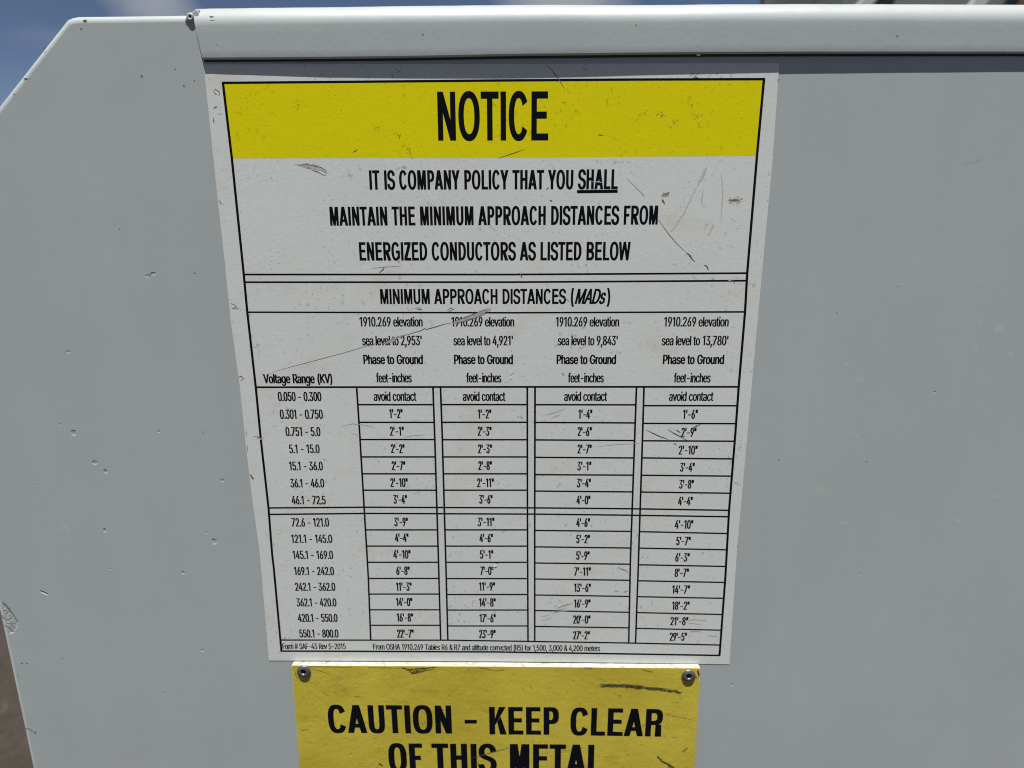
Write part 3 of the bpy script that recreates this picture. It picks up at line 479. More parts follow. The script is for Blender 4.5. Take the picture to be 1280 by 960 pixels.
STICKER_MARKS = [
[[[-84.82,1148.63],[-80.8,1150.17],[-75.61,1151.7],[-64.1,1154.76],[-55.08,1157.18],[-46.1,1159.9],[-40.16,1161.25],[-34.22,1163.19]],0.17,"brown"],
[[[-34.22,1163.19],[-29.79,1164.52],[-26.26,1165.56],[-25.21,1166.3],[-24.5,1165.92],[-20.98,1166.89],[-17.76,1167.92],[-13.69,1168.66]],0.27,"dark"],
[[[-40.79,1160.5],[-38.41,1161.25],[-35.44,1162.14]],0.75,"grey"],
[[[-38.38,1161.84],[-34.22,1163.33],[-32.44,1163.93]],0.7,"grey"],
[[[-14.86,1168.22],[-11.94,1169.24],[-7.87,1170.42],[-4.09,1172.17],[-0.91,1173.47]],1.28,"grey"],
[[[-15.44,1168.22],[-11.92,1169.86],[-7.85,1171.32],[-4.08,1172.89],[-1.19,1173.97]],0.21,"dark"],
[[[-14.87,1167.78],[-10.79,1168.81],[-7.3,1169.83],[-3.82,1171.29],[-1.06,1172.75]],0.21,"brown"],
[[[-16.91,1172.6],[-15.58,1173.77],[-13.87,1173.04]],0.21,"dark"],
[[[-16.48,1172.31],[-14.73,1173.19]],0.19,"dark"],
[[[-28.27,1173.77],[-27.13,1173.19],[-25.97,1173.33],[-27.67,1174.21]],0.21,"dark"],
[[[17.96,1254.97],[20.08,1252.99],[22.23,1250.52],[24.39,1247.03]],0.25,"dark"],
[[[1.87,1225.18],[5.14,1226.26],[8.14,1227.16],[10.85,1228.19]],0.25,"dark"],
[[[-66.53,1223.42],[-61.88,1222.88],[-58.37,1221.81],[-56.96,1220.61]],1.62,"palegrey"],
[[[-67.76,1223.61],[-65.99,1223.26],[-64.31,1223.63],[-61.32,1223.01],[-58.6,1222.47],[-57.12,1221.54],[-56.93,1220.21]],0.26,"dark"],
[[[-63.52,1223.15],[-62.9,1222.22],[-63.46,1222.09]],0.25,"dark"],
[[[-62.51,1221.82],[-60.08,1221.02],[-58.75,1220.35],[-58.09,1219.95],[-57.13,1219.76]],0.21,"dark"],
[[[-60.87,1221.55],[-60.19,1221.5]],0.58,"white"],
[[[-57.92,1220.32],[-57.22,1220.48]],0.46,"white"],
[[[45.82,1218.63],[48.36,1216.37],[50.63,1214.24],[52.36,1212.37]],0.26,"faint"],
[[[50.62,1214.5],[52.36,1212.37]],0.46,"faint"],
[[[56.79,1205.36],[59.15,1202.37],[61.52,1199.35],[64.17,1196.46],[67.69,1193.28]],0.21,"brown"],
[[[67.69,1193.28],[68.85,1192.44],[70.07,1190.77],[70.94,1190.21]],0.48,"dark"],
[[[72.89,1222.32],[71.61,1219.18],[70.18,1216.03]],1.04,"faint"],
[[[70.18,1216.03],[68.24,1212.05],[66.31,1207.49],[63.8,1203.17],[61.75,1200.18]],0.41,"faint"],
[[[77.76,1220.21],[78.74,1215.99],[78.95,1213.08],[78.9,1208.0],[79.06,1201.77]],0.43,"faint"],
[[[72.18,1214.43],[71.87,1210.7]],0.46,"faint"],
[[[76.49,1203.14],[75.31,1200.14]],0.58,"faint"],
[[[74.08,1189.09],[75.25,1188.39],[75.75,1187.12]],0.46,"dark"],
[[[83.41,1183.74],[84.84,1183.45],[85.2,1182.32]],0.33,"dark"],
[[[82.86,1183.68],[83.98,1183.74]],0.64,"palegrey"],
[[[9.02,1186.36],[9.73,1185.79],[10.15,1184.52]],0.4,"dark"],
[[[-40.62,1186.42],[-39.42,1187.41],[-38.5,1188.68]],0.33,"dark"],
[[[-43.67,1187.98],[-38.8,1188.54],[-32.52,1188.9]],0.23,"faint"],
[[[58.63,1212.88],[60.5,1213.54]],1.45,"rustpale"],
[[[58.29,1211.28],[59.31,1210.2]],0.64,"rustpale"],
[[[81.15,1210.94],[85.76,1211.19]],2.17,"rustpale"],
[[[81.68,1211.07],[84.67,1211.19]],0.52,"rust"],
[[[19.68,1211.4],[20.65,1211.0]],0.38,"dark"],
[[[16.64,1212.48],[17.19,1212.75]],0.29,"dark"],
[[[18.55,1214.88],[19.37,1215.68]],0.29,"dark"],
[[[34.13,1217.35],[36.04,1217.47],[37.83,1217.07]],0.32,"palegrey"],
[[[24.0,1177.51],[26.0,1177.08],[27.3,1175.78]],0.19,"dark"],
[[[21.7,1178.95],[23.99,1177.8]],0.19,"dark"],
[[[4.21,1146.04],[5.87,1147.57],[7.52,1149.56]],0.93,"white"],
[[[3.94,1145.98],[5.57,1147.15],[6.75,1148.19]],0.23,"dark"],
[[[5.58,1148.49],[7.49,1149.77]],0.19,"dark"],
[[[24.81,1149.59],[25.56,1148.68]],0.33,"dark"],
[[[-14.99,1139.36],[-14.53,1139.83]],0.31,"dark"],
[[[56.62,1127.67],[59.06,1126.42],[62.11,1125.0],[65.15,1123.9]],0.42,"dark"],
[[[64.34,1128.02],[66.81,1126.44],[69.87,1124.87],[72.03,1123.61]],0.35,"dark"],
[[[67.63,1127.71],[69.48,1126.61]],0.38,"dark"],
[[[73.81,1128.68],[75.55,1129.47],[76.7,1129.95]],0.4,"dark"],
[[[67.02,1122.47],[68.26,1121.68]],0.35,"dark"],
[[[38.0,1120.92],[45.48,1121.91],[54.45,1122.42]],0.23,"faint"],
[[[19.23,1133.37],[22.79,1134.64],[26.04,1135.9]],0.29,"faint"],
[[[21.32,1132.44],[24.29,1133.7]],0.26,"faint"],
[[[-1.54,1069.3],[-0.64,1070.55],[0.77,1071.44]],0.93,"white"],
[[[-2.26,1069.48],[-1.15,1069.84],[0.28,1070.1]],0.44,"dark"],
[[[-0.5,1071.78],[0.93,1071.73]],0.19,"dark"],
[[[47.93,1070.56],[49.1,1069.72],[50.69,1069.21],[52.14,1068.23]],0.52,"grey"],
[[[23.75,1051.75],[26.63,1052.87],[30.45,1054.18]],0.43,"grey"],
[[[24.4,1051.21],[27.92,1051.98]],0.32,"faint"],
[[[22.17,1049.55],[25.38,1050.49],[29.23,1050.9]],0.46,"grey"],
[[[17.67,1047.85],[20.89,1048.8]],0.32,"faint"],
[[[18.33,1046.02],[22.19,1047.53]],0.32,"faint"],
[[[75.88,1046.79],[79.37,1047.26],[84.51,1046.88]],0.38,"faint"],
[[[76.25,1045.87],[82.07,1045.02]],0.29,"faint"],
[[[77.78,1041.65],[82.89,1042.26]],0.64,"faint"],
[[[84.97,1039.88],[89.17,1039.55]],0.46,"faint"],
[[[46.89,1059.93],[48.81,1059.76]],0.58,"faint"],
[[[50.41,1059.42],[52.29,1059.98]],0.58,"grey"],
[[[-93.23,1247.63],[-92.48,1247.8],[-91.47,1247.19],[-91.25,1246.48],[-91.75,1245.83]],0.23,"dark"],
[[[-93.33,1247.5],[-92.88,1246.62],[-92.14,1245.98]],0.19,"dark"],
[[[-93.9,1241.69],[-93.24,1242.24],[-92.47,1242.29]],0.31,"dark"],
[[[-94.21,1238.88],[-94.23,1237.22]],0.31,"dark"],
[[[-92.92,1240.16],[-90.75,1240.09]],0.17,"faint"],
[[[-95.22,1211.77],[-95.01,1211.09],[-94.4,1210.28]],0.23,"brown"],
[[[-94.93,1175.65],[-93.74,1174.8],[-92.15,1173.26]],0.21,"dark"],
[[[-94.92,1174.66],[-93.51,1174.19]],0.67,"white"],
[[[-95.02,1173.72],[-92.71,1173.49]],0.17,"brown"],
[[[-95.22,1147.69],[-94.11,1148.3],[-93.04,1147.08]],0.31,"dark"],
[[[-94.58,1146.61],[-92.88,1147.2]],0.38,"grey"],
[[[-91.79,1124.58],[-90.11,1124.55],[-88.99,1123.46],[-87.72,1123.95]],0.49,"grey"],
[[[-90.51,1123.62],[-89.18,1124.75]],0.31,"brown"],
[[[-94.59,1109.24],[-93.88,1107.92],[-93.2,1106.92]],0.63,"brown"],
[[[-94.36,1126.98],[-94.47,1124.41]],0.23,"brown"],
[[[-94.42,1121.18],[-94.5,1117.94]],0.19,"brown"],
[[[65.39,1250.98],[66.9,1251.95]],0.38,"grey"],
[[[66.46,1250.48],[68.22,1251.82]],0.35,"grey"],
[[[90.49,1241.9],[90.93,1241.4]],0.25,"dark"],
[[[94.0,1079.66],[94.25,1080.35]],0.31,"dark"],
[[[94.21,1064.45],[94.48,1064.98]],0.31,"dark"],
[[[94.09,1057.67],[94.53,1057.31]],0.29,"brown"],
[[[94.45,1250.05],[94.46,1249.07]],0.29,"dark"],
[[[-29.22,1245.98],[-29.39,1245.11]],0.25,"dark"],
[[[-31.94,1233.04],[-30.34,1232.39],[-30.91,1231.88]],0.32,"olive"],
[[[-29.92,1229.54],[-28.87,1228.5]],0.43,"olive"],
[[[-47.53,1227.41],[-45.84,1228.31]],0.27,"dark"],
[[[-39.17,1235.39],[-38.64,1235.0]],0.35,"olive"],
[[[-65.38,1244.31],[-65.41,1242.29]],0.46,"olive"],
[[[48.36,1236.85],[49.91,1238.11],[51.94,1240.37]],0.43,"olive"],
[[[55.44,1239.34],[57.34,1238.57]],0.49,"olive"],
[[[60.42,1235.77],[61.96,1236.78]],0.46,"olive"],
[[[35.64,1232.71],[37.52,1232.57]],0.25,"dark"],
[[[65.56,1243.55],[66.47,1241.54]],0.38,"olive"],
[[[68.23,1238.76],[69.59,1238.25]],0.41,"olive"],
[[[-58.13,1128.7],[-53.82,1129.83],[-49.31,1129.36],[-44.85,1128.11]],0.2,"faint"],
[[[-54.65,1126.16],[-51.09,1124.89]],0.2,"faint"],
[[[-34.42,1124.64],[-29.85,1125.29],[-25.6,1125.63]],0.2,"faint"]]
PLATE_MARKS = [
[[[-40.48,1026.11],[-33.03,1023.45]],0.36,"oliveblack"],
[[[-38.53,1025.68],[-34.69,1023.05]],0.36,"oliveblack"],
[[[-37.61,1023.97],[-29.66,1025.78]],0.36,"oliveblack"],
[[[-36.34,1023.03],[-26.37,1025.82]],0.36,"oliveblack"],
[[[-35.29,1024.57],[-24.73,1025.99]],0.36,"oliveblack"],
[[[-34.05,1022.49],[-28.72,1024.27]],0.36,"oliveblack"],
[[[-36.91,1024.93],[-31.35,1024.24]],0.36,"oliveblack"],
[[[-32.7,1023.46],[-25.08,1025.07]],0.36,"oliveblack"],
[[[-39.53,1025.28],[-35.94,1024.56]],0.36,"oliveblack"],
[[[-31.33,1024.81],[-23.74,1026.08]],0.36,"oliveblack"],
[[[-35.71,1022.28],[-32.05,1023.28]],0.36,"oliveblack"],
[[[-35.03,1022.67],[-32.03,1023.85]],0.46,"black"],
[[[-36.31,1023.61],[-34.03,1023.06]],0.38,"black"],
[[[-5.09,1025.31],[-0.52,1024.42],[2.75,1024.84]],0.46,"olive"],
[[[-7.7,1025.66],[-3.78,1025.33]],0.35,"olive"],
[[[42.73,1017.69],[48.6,1018.15],[55.15,1017.66],[59.41,1017.14]],1.51,"oliveblack"],
[[[45.35,1017.53],[53.52,1017.44],[63.35,1016.61]],0.64,"oliveblack"],
[[[60.73,1016.96],[64.33,1016.62],[69.26,1015.99],[74.86,1015.03]],1.28,"oliveblack"],
[[[40.44,1017.66],[44.35,1017.9]],0.35,"olive"],
[[[-83.45,1024.57],[-82.64,1018.24]],0.35,"brown"],
[[[79.8,1019.69],[78.56,1018.72],[76.56,1019.46]],0.43,"olive"],
[[[-81.91,1019.02],[-79.95,1018.66],[-78.19,1019.84]],0.43,"olive"],
[[[35.66,1026.37],[38.59,1026.03]],0.46,"olive"],
[[[59.06,1025.51],[62.99,1024.62]],0.46,"olive"],
[[[81.38,1025.59],[82.19,1022.95]],0.58,"black"],
[[[80.21,1023.69],[81.29,1021.8]],0.58,"brown"],
[[[67.24,983.06],[69.38,980.65],[72.85,978.66]],0.81,"oliveblack"],
[[[72.2,978.24],[74.24,977.86]],0.7,"oliveblack"],
[[[77.81,986.06],[79.39,987.7]],0.64,"olive"],
[[[-12.17,980.81],[-4.31,983.59],[4.52,986.73]],0.32,"dark"],
[[[22.61,998.88],[27.66,994.97],[33.44,990.24]],0.29,"lightyellow"],
[[[25.81,1008.76],[30.83,1004.92]],0.23,"lightyellow"],
[[[-77.98,1014.03],[-76.25,1014.83],[-75.03,1013.29]],0.38,"lightyellow"],
[[[-66.11,1016.9],[-62.61,1019.64]],0.38,"lightyellow"],
[[[-63.66,981.85],[-62.38,980.44]],0.58,"lightyellow"],
[[[-63.26,982.68],[-62.04,983.11]],0.32,"olive"],
[[[-50.88,977.73],[-49.55,976.72]],0.58,"oliveblack"],
[[[-59.8,1011.34],[-56.81,1011.19]],0.32,"olive"],
[[[-84.16,995.36],[-79.28,997.04]],0.29,"lightyellow"],
[[[-83.61,993.76],[-79.78,995.02]],0.29,"olive"],
[[[-72.38,1012.93],[-69.82,1011.41]],0.35,"olive"],
[[[70.6,1002.71],[72.31,1001.56],[71.71,1000.36]],0.43,"lightyellow"],
[[[71.52,991.21],[74.79,992.46]],0.46,"lightyellow"],
[[[72.79,992.43],[74.74,993.26]],0.32,"olive"],
[[[69.53,1004.27],[72.14,1004.7]],0.29,"olive"],
[[[13.88,1017.14],[13.89,1015.59]],0.38,"olive"],
[[[9.94,1016.7],[11.25,1014.4]],0.26,"olive"],
[[[49.4,1013.73],[50.73,1013.17],[50.11,1012.2]],0.41,"olive"],
[[[69.55,1003.88],[75.53,1002.98],[82.23,1001.3]],0.2,"olive"],
[[[-25.16,1022.79],[-21.5,1024.36]],0.35,"lightyellow"],
[[[-84.23,1025.13],[-72.79,1025.57],[-59.62,1025.23]],0.38,"olive"],
[[[-53.01,1025.43],[-39.86,1025.2]],0.46,"olive"],
[[[-76.81,1024.84],[-69.73,1022.25],[-68.17,1020.73]],0.32,"olive"],
[[[6.34,1023.17],[7.06,1022.72]],0.35,"olive"],
[[[-11.35,1005.91],[-10.63,1005.45]],0.35,"olive"],
[[[30.89,1020.42],[31.62,1019.97]],0.35,"olive"],
[[[-20.51,1012.44],[-19.79,1011.98]],0.35,"olive"],
[[[-51.14,985.73],[-50.42,985.25]],0.35,"olive"],
[[[-73.88,987.42],[-73.16,986.95]],0.35,"olive"],
[[[41.3,984.29],[42.06,983.81]],0.35,"olive"],
[[[53.01,986.09],[53.77,985.62]],0.35,"olive"],
[[[59.59,989.42],[60.34,988.95]],0.35,"olive"],
[[[-79.79,977.07],[-79.07,976.58]],0.35,"olive"]]
PANEL_MARKS = [
[[[-96.2,1269.39],[-96.02,1264.32],[-95.98,1257.11]],0.43,"dark"],  # dark line drawn down the left end of the lip
[[[159.39,1222.48],[162.18,1223.38],[166.45,1224.91]],0.41,"faint"],
[[[-204.26,991.1],[-202.23,990.72],[-200.7,989.51],[-199.59,987.87]],0.35,"dark"],
[[[-199.3,989.53],[-199.87,988.28]],0.46,"dark"],
[[[-201.26,1051.53],[-200.02,1049.31],[-198.5,1046.72],[-197.62,1043.36]],0.38,"blue"],
[[[-203.85,1046.67],[-203.13,1045.18],[-201.67,1044.07]],0.29,"blue"],
[[[-201.21,1042.95],[-199.67,1042.22],[-197.93,1042.61]],0.29,"blue"],
[[[-203.77,1041.8],[-202.23,1041.06],[-200.62,1040.7]],0.29,"blue"],
[[[-201.58,1039.18],[-200.16,1039.57],[-198.61,1040.72]],0.29,"blue"]]
STICKER = [[-95.67,1255.63],[-95.68,1235.56],[-95.75,1215.14],[-95.59,1193.27],[-95.71,1169.35],[-94.88,1144.25],[-95.01,1119.83],[-94.65,1097.29],[-93.96,1075.9],[-94.78,1026.07],[-50.26,1026.4],[-0.63,1026.75],[45.37,1026.75],[94.86,1026.5],[94.05,1077.34],[94.2,1120.61],[94.45,1172.28],[94.89,1224.31],[94.38,1254.76],[1.61,1255.1]]
BAND = [[-89.79,1249.99],[-89.34,1225.58],[-47.93,1225.55],[-4.13,1225.39],[50.17,1225.54],[89.53,1225.66],[89.81,1249.94],[1.56,1250.01]]
PLATE = [[-84.64,1025.49],[-84.27,1025.96],[-59.57,1026.1],[-0.5,1026.49],[45.08,1026.54],[82.16,1026.64],[82.48,1026.12],[82.76,1005.61],[83.06,985.72],[83.57,894.29],[-86.19,895.49]]
PANEL = [[-204.87,0.0],[-204.87,1207.53],[-139.97,1269.8],[-138.23,1270.41],[-136.05,1270.7],[-119.04,1270.74],[-99.95,1270.83],[-40.0,1270.79],[620.0,1269.74],[620.0,0.0]]
LIP = [[-97.62,1273.25,-95.56,1256.94,1.3],[-93.42,1273.31,-92.99,1256.95,1.32],[-77.87,1273.36,-77.51,1256.9,1.44],[-51.21,1273.35,-56.23,1256.87,1.62],[-24.71,1273.47,-29.81,1256.92,1.75],[6.88,1273.49,6.94,1257.3,1.9],[22.6,1273.42,22.6,1257.34,1.86],[38.3,1273.21,38.22,1257.38,1.81],[56.56,1273.09,48.61,1257.44,1.76],[74.76,1273.17,74.52,1257.44,1.69],[100.7,1273.05,100.34,1257.34,1.59],[131.7,1272.73,131.18,1257.16,1.52],[172.83,1272.27,172.09,1256.88,1.44],[620.0,1271.67,620.0,1256.38,1.44]]
RIVETS = [[-79.63,1023.24,2.9],[77.87,1023.11,2.83]]
CORNER_RIVET = [-97.72,1270.0]
CHIPS = [[-123.93,1185.36,1.22,0.54],[-121.95,1186.04,1.04,0.69],[-160.68,1125.72,1.04,1.08],[-154.4,1113.52,1.22,0.84],[-150.74,1109.9,0.81,0.9],[-105.59,1106.47,0.75,0.66],[-157.47,1157.34,0.75,0.57],[-165.38,1129.02,0.41,0.42],[-154.84,1084.9,0.7,0.9],[-114.07,1084.14,0.64,0.42],[-111.63,1080.33,1.04,1.26],[-155.16,1067.78,0.49,0.3],[-125.81,1066.41,0.75,0.72],[-122.19,1030.54,0.78,0.54],[-140.98,1009.5,0.46,0.54],[-130.29,1013.39,0.38,0.3],[-133.21,989.25,0.46,0.42],[-169.29,1000.94,0.52,0.27],[-127.8,1126.33,0.52,0.48],[-178.55,1105.92,0.38,0.33],[160.89,1142.53,0.7,0.36],[142.81,1068.31,0.7,0.3],[96.69,1016.64,0.64,0.48],[-131.98,1201.73,0.35,0.27]]
GOUGE = [[-184.09,1056.84]]
FLAKE = [[-204.21,1052.61],[-203.24,1053.36],[-202.09,1052.44],[-200.41,1050.79],[-199.16,1048.58],[-197.97,1045.98],[-197.29,1043.37],[-198.18,1040.35],[-200.48,1037.87],[-202.64,1037.09],[-203.83,1038.78],[-204.41,1041.04],[-204.51,1046.66]]
DOTS = [[-117.04,1252.05,0.43,0.38],[-135.14,1266.75,0.35,0.35],[-133.55,1269.2,0.7,0.46],[-99.39,1250.56,0.29,0.23],[-181.67,1026.02,0.32,0.26],[106.85,1115.85,0.29,0.23],[139.56,1115.52,0.41,0.17],[-106.87,1186.34,0.32,0.35],[-131.84,1201.73,0.26,0.2],[-110.95,1126.23,0.26,0.23],[-199.4,1023.49,0.72,0.29],[-197.06,1023.33,0.52,0.32],[-202.26,1017.21,0.35,0.23],[-156.49,1251.55,0.75,0.29],[-148.57,1261.04,0.46,0.26],[-161.21,1246.66,0.41,0.2],[122.26,1171.99,0.26,0.17],[142.44,1181.4,0.29,0.17],[-105.41,1254.21,0.29,0.2],[-103.1,1248.95,0.29,0.32]]
LIP_DOTS = [[130.88,1262.35,0.33,0.3,1124],[47.06,1266.23,0.25,0.23,796],[-22.03,1263.92,0.28,0.35,528],[-43.7,1258.44,0.25,0.25,446],[-90.89,1269.79,0.7,0.25,262],[-90.0,1261.42,0.17,0.17,269],[67.55,1257.18,0.6,0.25,874]]
PALE = [[180.27,1166.08,1.74,1.68],[172.93,1168.83,1.1,1.14],[172.97,1158.9,1.16,1.38],[185.96,1156.7,1.04,0.96],[133.62,1147.64,1.45,1.62],[123.18,1103.9,1.74,1.95],[189.3,1101.64,1.59,1.2],[127.49,1153.2,1.01,0.9],[108.36,1157.65,0.87,0.9],[170.5,1183.08,1.16,0.78],[-170.41,1085.52,2.03,1.65],[133.8,1089.97,1.45,1.05],[177.11,1091.26,1.3,1.2],[134.78,1125.56,1.3,1.05],[105.97,1127.03,1.01,0.9]]

# ------------------------------------------------------------------ the setting: ground
def ground():
    n, half = 60, 300.0
    M = Mat('brown_dirt')
    col = M.mix(M.ramp(M.noise(3.0, 6, 0.65), 0.35, 0.65), (0.035, 0.028, 0.021), (0.054, 0.043, 0.031))
    col = M.mix(M.ramp(M.noise(38, 4, 0.65), 0.42, 0.7), col, (0.027, 0.021, 0.017))
    col = M.mix(M.ramp(M.noise(16, 3, 0.6), 0.60, 0.72), col, (0.125, 0.098, 0.07))
    M.base(col); M.rough(0.95); M.bump(M.noise(45, 5, 0.7), 0.8, 0.02)
    vs = [(-half * 1000, -half * 1000, 0), (half * 1000, -half * 1000, 0), (half * 1000, half * 1000, 0), (-half * 1000, half * 1000, 0)]
    o = link('ground', mesh('ground', vs, [(0, 1, 2, 3)]), M.m); o['kind'] = 'structure'
ground()
# ------------------------------------------------------------------ grey steel panel with its folded lip
panel = empty('utility_cabinet', 'large grey painted steel cabinet side with chamfered corner and folded top lip, carrying both signs', 'cabinet', (0.2, 0, 0))
bpy.context.view_layer.update()
OFF = Matrix.Translation((-0.2, 0, 0))
def kid(name, me, mat, parent, label=None):
    o = link(name, me, mat, parent)
    if parent is panel: o.matrix_parent_inverse = OFF
    if label: o['label'] = label
    return o

def dented_sheet():
    """the panel sheet; its front face carries the real dents, the gouge and the flaked patch"""
    me = prism('sheet', PANEL, 0.0, 26.0, 2.3, 6)
    bm = bmesh.new(); bm.from_mesh(me); bm.faces.ensure_lookup_table()
    front = max((f for f in bm.faces if f.normal.y < -.99), key=lambda f: f.calc_area())
    loop = list(front.verts); bm.faces.remove(front)
    rnd = random.Random(7)
    V = [(v.co.x / MM, v.co.z / MM) for v in loop]; H = [0.0] * len(V); n = len(V)
    E = [(i, (i + 1) % n) for i in range(n)]
    def ring(pts, h):
        k = len(V); m_ = len(pts); V.extend(pts); H.extend(h if isinstance(h, list) else [h] * m_)
        E.extend((k + i, k + (i + 1) % m_) for i in range(m_))
    pits = [(x, z, a, b, 0.0, min(.13, .105 * b + .02)) for x, z, a, b in CHIPS] + [(GOUGE[0][0], GOUGE[0][1], 2.1, .52, R(-31), .24)]
    for x, z, a, b, tilt, dep in pits:
        m_ = 18; jit = [1 + .30 * (rnd.random() - .5) for _ in range(m_)]; c, s_ = math.cos(tilt), math.sin(tilt)
        for q, h in ((1.75, 0), (1.4, 0), (1.18, -.14), (1.0, .12), (.8, .75), (.5, 1.0), (.2, .9)):
            pts = []
            for i in range(m_):
                t = 2 * math.pi * i / m_; k = q * (1 + (jit[i] - 1) * (1 if q > .4 else .3)); u, w = a * k * math.cos(t), b * k * math.sin(t)
                pts.append((x + u * c - w * s_, z + u * s_ + w * c))
            ring(pts, [h * dep * (.7 + .6 * rnd.random()) if 0 < q < 1.3 else 0.0 for _ in range(m_)])
    cx = sum(p[0] for p in FLAKE) / len(FLAKE); cz = sum(p[1] for p in FLAKE) / len(FLAKE)
    fine = []
    for (a, b), (c, d) in zip(FLAKE, FLAKE[1:] + FLAKE[:1]):
        for j in range(4): fine.append((a + (c - a) * j / 4 + .3 * (rnd.random() - .5), b + (d - b) * j / 4 + .3 * (rnd.random() - .5)))
    for q, h, r in ((1.10, 0, 0), (1.04, 0, 0), (1.0, -.05, .05), (.96, .26, .06), (.84, .16, .10), (.70, .24, .10), (.55, .14, .10), (.38, .24, .1), (.2, .16, .08)):
        lim = PANEL[0][0] + 2.6 + .12 * (1.1 - q)
        ring([(max(lim, cx + (x - cx) * q), cz + (z - cz) * q) for x, z in fine], [(h + r * 2 * (rnd.random() - .5)) * (1 if cx + (x - cx) * q > lim else 0) for x, z in fine])
    CV, CE, CF, ov, oe, of = delaunay_2d_cdt([Vector(v) for v in V], E, [], 1, 1e-4)
    nv = []
    for v, o in zip(CV, ov):
        i = o[0] if o else None
        nv.append(loop[i] if i is not None and i < n else bm.verts.new((v.x * MM, (H[i] if i is not None else 0) * MM, v.y * MM)))
    for f in CF:
        try: fc = bm.faces.new([nv[i] for i in f])
        except ValueError: continue
        fc.smooth = max(v.co.y for v in fc.verts) - min(v.co.y for v in fc.verts) > 2e-6
    bmesh.ops.recalc_face_normals(bm, faces=bm.faces)
    bm.to_mesh(me); bm.free(); return me
sheet = kid('sheet', dented_sheet(), m_panel, panel)
def lip_at(x):
    for a, b in zip(LIP, LIP[1:]):
        if x <= b[0]:
            k = max(0, (x - a[0]) / (b[0] - a[0])); return [p + (q - p) * k for p, q in zip(a, b)]
    return LIP[-1]
def lip_mesh():
    rt, rb, nt = 6.2, 0.7, 14
    def sect(xt, zt, xb, zb, d):
        pts = [(40.0, zt - 0.3), (8.0, zt)]
        for k in range(nt + 1):
            a = R(90 * k / nt); pts.append((-d + rt - rt * math.sin(a), zt - rt + rt * math.cos(a)))
        for k in range(1, 4): pts.append((-d, zt - rt + (zb + rb - zt + rt) * k / 4))
        for k in range(0, 6):
            a = R(90 * k / 5); pts.append((-d + rb - rb * math.cos(a), zb + rb - rb * math.sin(a)))
        pts += [(-d + rb + .12, zb + .3), (-d + rb + .12, zb + 5.0), (0.05, zb + 5.2), (0.05, zb + 7), (39.0, zb + 7)]
        zs = [p[1] for p in pts]; z0, z1 = zb, zt
        return [(xb + (xt - xb) * min(1, max(0, (z - z0) / (z1 - z0))), y, z) for y, z in pts]
    secs, N = [], 90
    x0, x1 = LIP[0][0], LIP[-1][0]
    rnd = random.Random(4)
    xs = [x0 + (x1 - x0) * (k / N) ** 1.5 for k in range(N + 1)]
    for i, x in enumerate(xs):
        s = lip_at(x); w = 0.05 * (rnd.random() - .5)
        s = [s[0], s[1] + w, s[2], s[3] + 0.04 * (rnd.random() - .5), s[4]]
        if i == 0:            # the cut end is a little eased
            secs.append(sect(s[0] + .05, s[1] - .5, s[2] + .05, s[3] + .25, s[4] - .35)); s[0] += .22; s[2] += .22
        secs.append(sect(*s))
    n = len(secs[0]); vs = [v for s in secs for v in s]; fs = []
    for i in range(len(secs) - 1):
        for k in range(n):
            k2 = (k + 1) % n
            fs.append((i * n + k, i * n + k2, (i + 1) * n + k2, (i + 1) * n + k))
    me = mesh('top_lip', vs, fs + [tuple(range(n)), tuple((len(secs) - 1) * n + k for k in range(n))], False)
    bm = bmesh.new(); bm.from_mesh(me); bmesh.ops.recalc_face_normals(bm, faces=bm.faces)
    for f in bm.faces: f.smooth = len(f.verts) == 4
    for e in bm.edges:
        if len(e.link_faces) == 2 and e.calc_face_angle(0) > R(50): e.smooth = False
    bm.to_mesh(me); bm.free()
    return me
m_lip = grey_paint('grey_lip_paint', 1.6, rust=(LIP[0][0] + 0.35, -0.6, LIP[0][1] - 0.55), strength=0.065, gloss=(0.36, 0.46))
lip = kid('top_lip', lip_mesh(), m_lip, panel)
# added near-black strip standing in for the shade in the crease under the lip
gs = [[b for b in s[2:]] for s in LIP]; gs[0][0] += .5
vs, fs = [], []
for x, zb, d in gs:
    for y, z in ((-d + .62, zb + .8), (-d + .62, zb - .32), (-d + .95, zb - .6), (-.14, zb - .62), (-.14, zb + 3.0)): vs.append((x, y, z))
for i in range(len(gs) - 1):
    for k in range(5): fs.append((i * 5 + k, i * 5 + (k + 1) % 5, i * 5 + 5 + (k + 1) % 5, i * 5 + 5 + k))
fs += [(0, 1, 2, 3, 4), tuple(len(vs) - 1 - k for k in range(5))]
kid('lip_shade_strip', mesh('lip_shade_strip', vs, fs), flat('lip_shade_dark', (0.022, 0.023, 0.025), 0.8, 0.2), lip)
cx, cz = CORNER_RIVET
# little welded ear that carries the corner rivet, and the rivet
ear = [(cx - 2.5, cz - 0.9), (cx - 1.2, cz - 1.6), (cx + 2.3, cz - 1.7), (cx + 2.3, cz + 2.2), (cx + 1.6, cz + 2.2), (cx + 0.2, cz + 1.5), (cx - 1.5, cz + 0.8)]
kid('corner_ear', prism('corner_ear', ear, -0.45, 3.0, 0.3, 3), m_panel, panel)
rv = kid('rivet', lathe('corner_rivet', [(1.3, 0), (1.3, .12), (1.1, .32), (.85, .40), (.5, .37), (.4, .25), (.33, .16)], cx - 0.5, cz, -0.4), flat('painted_rivet', (0.36, 0.38, 0.385), 0.4, 0.2), panel)
kid('rivet_hole', lathe('corner_rivet_hole', [(.35, 0), (.33, .04), (.1, .05)], cx - 0.5, cz, -0.60, 14), m_hole, rv)
rnd = random.Random(11)
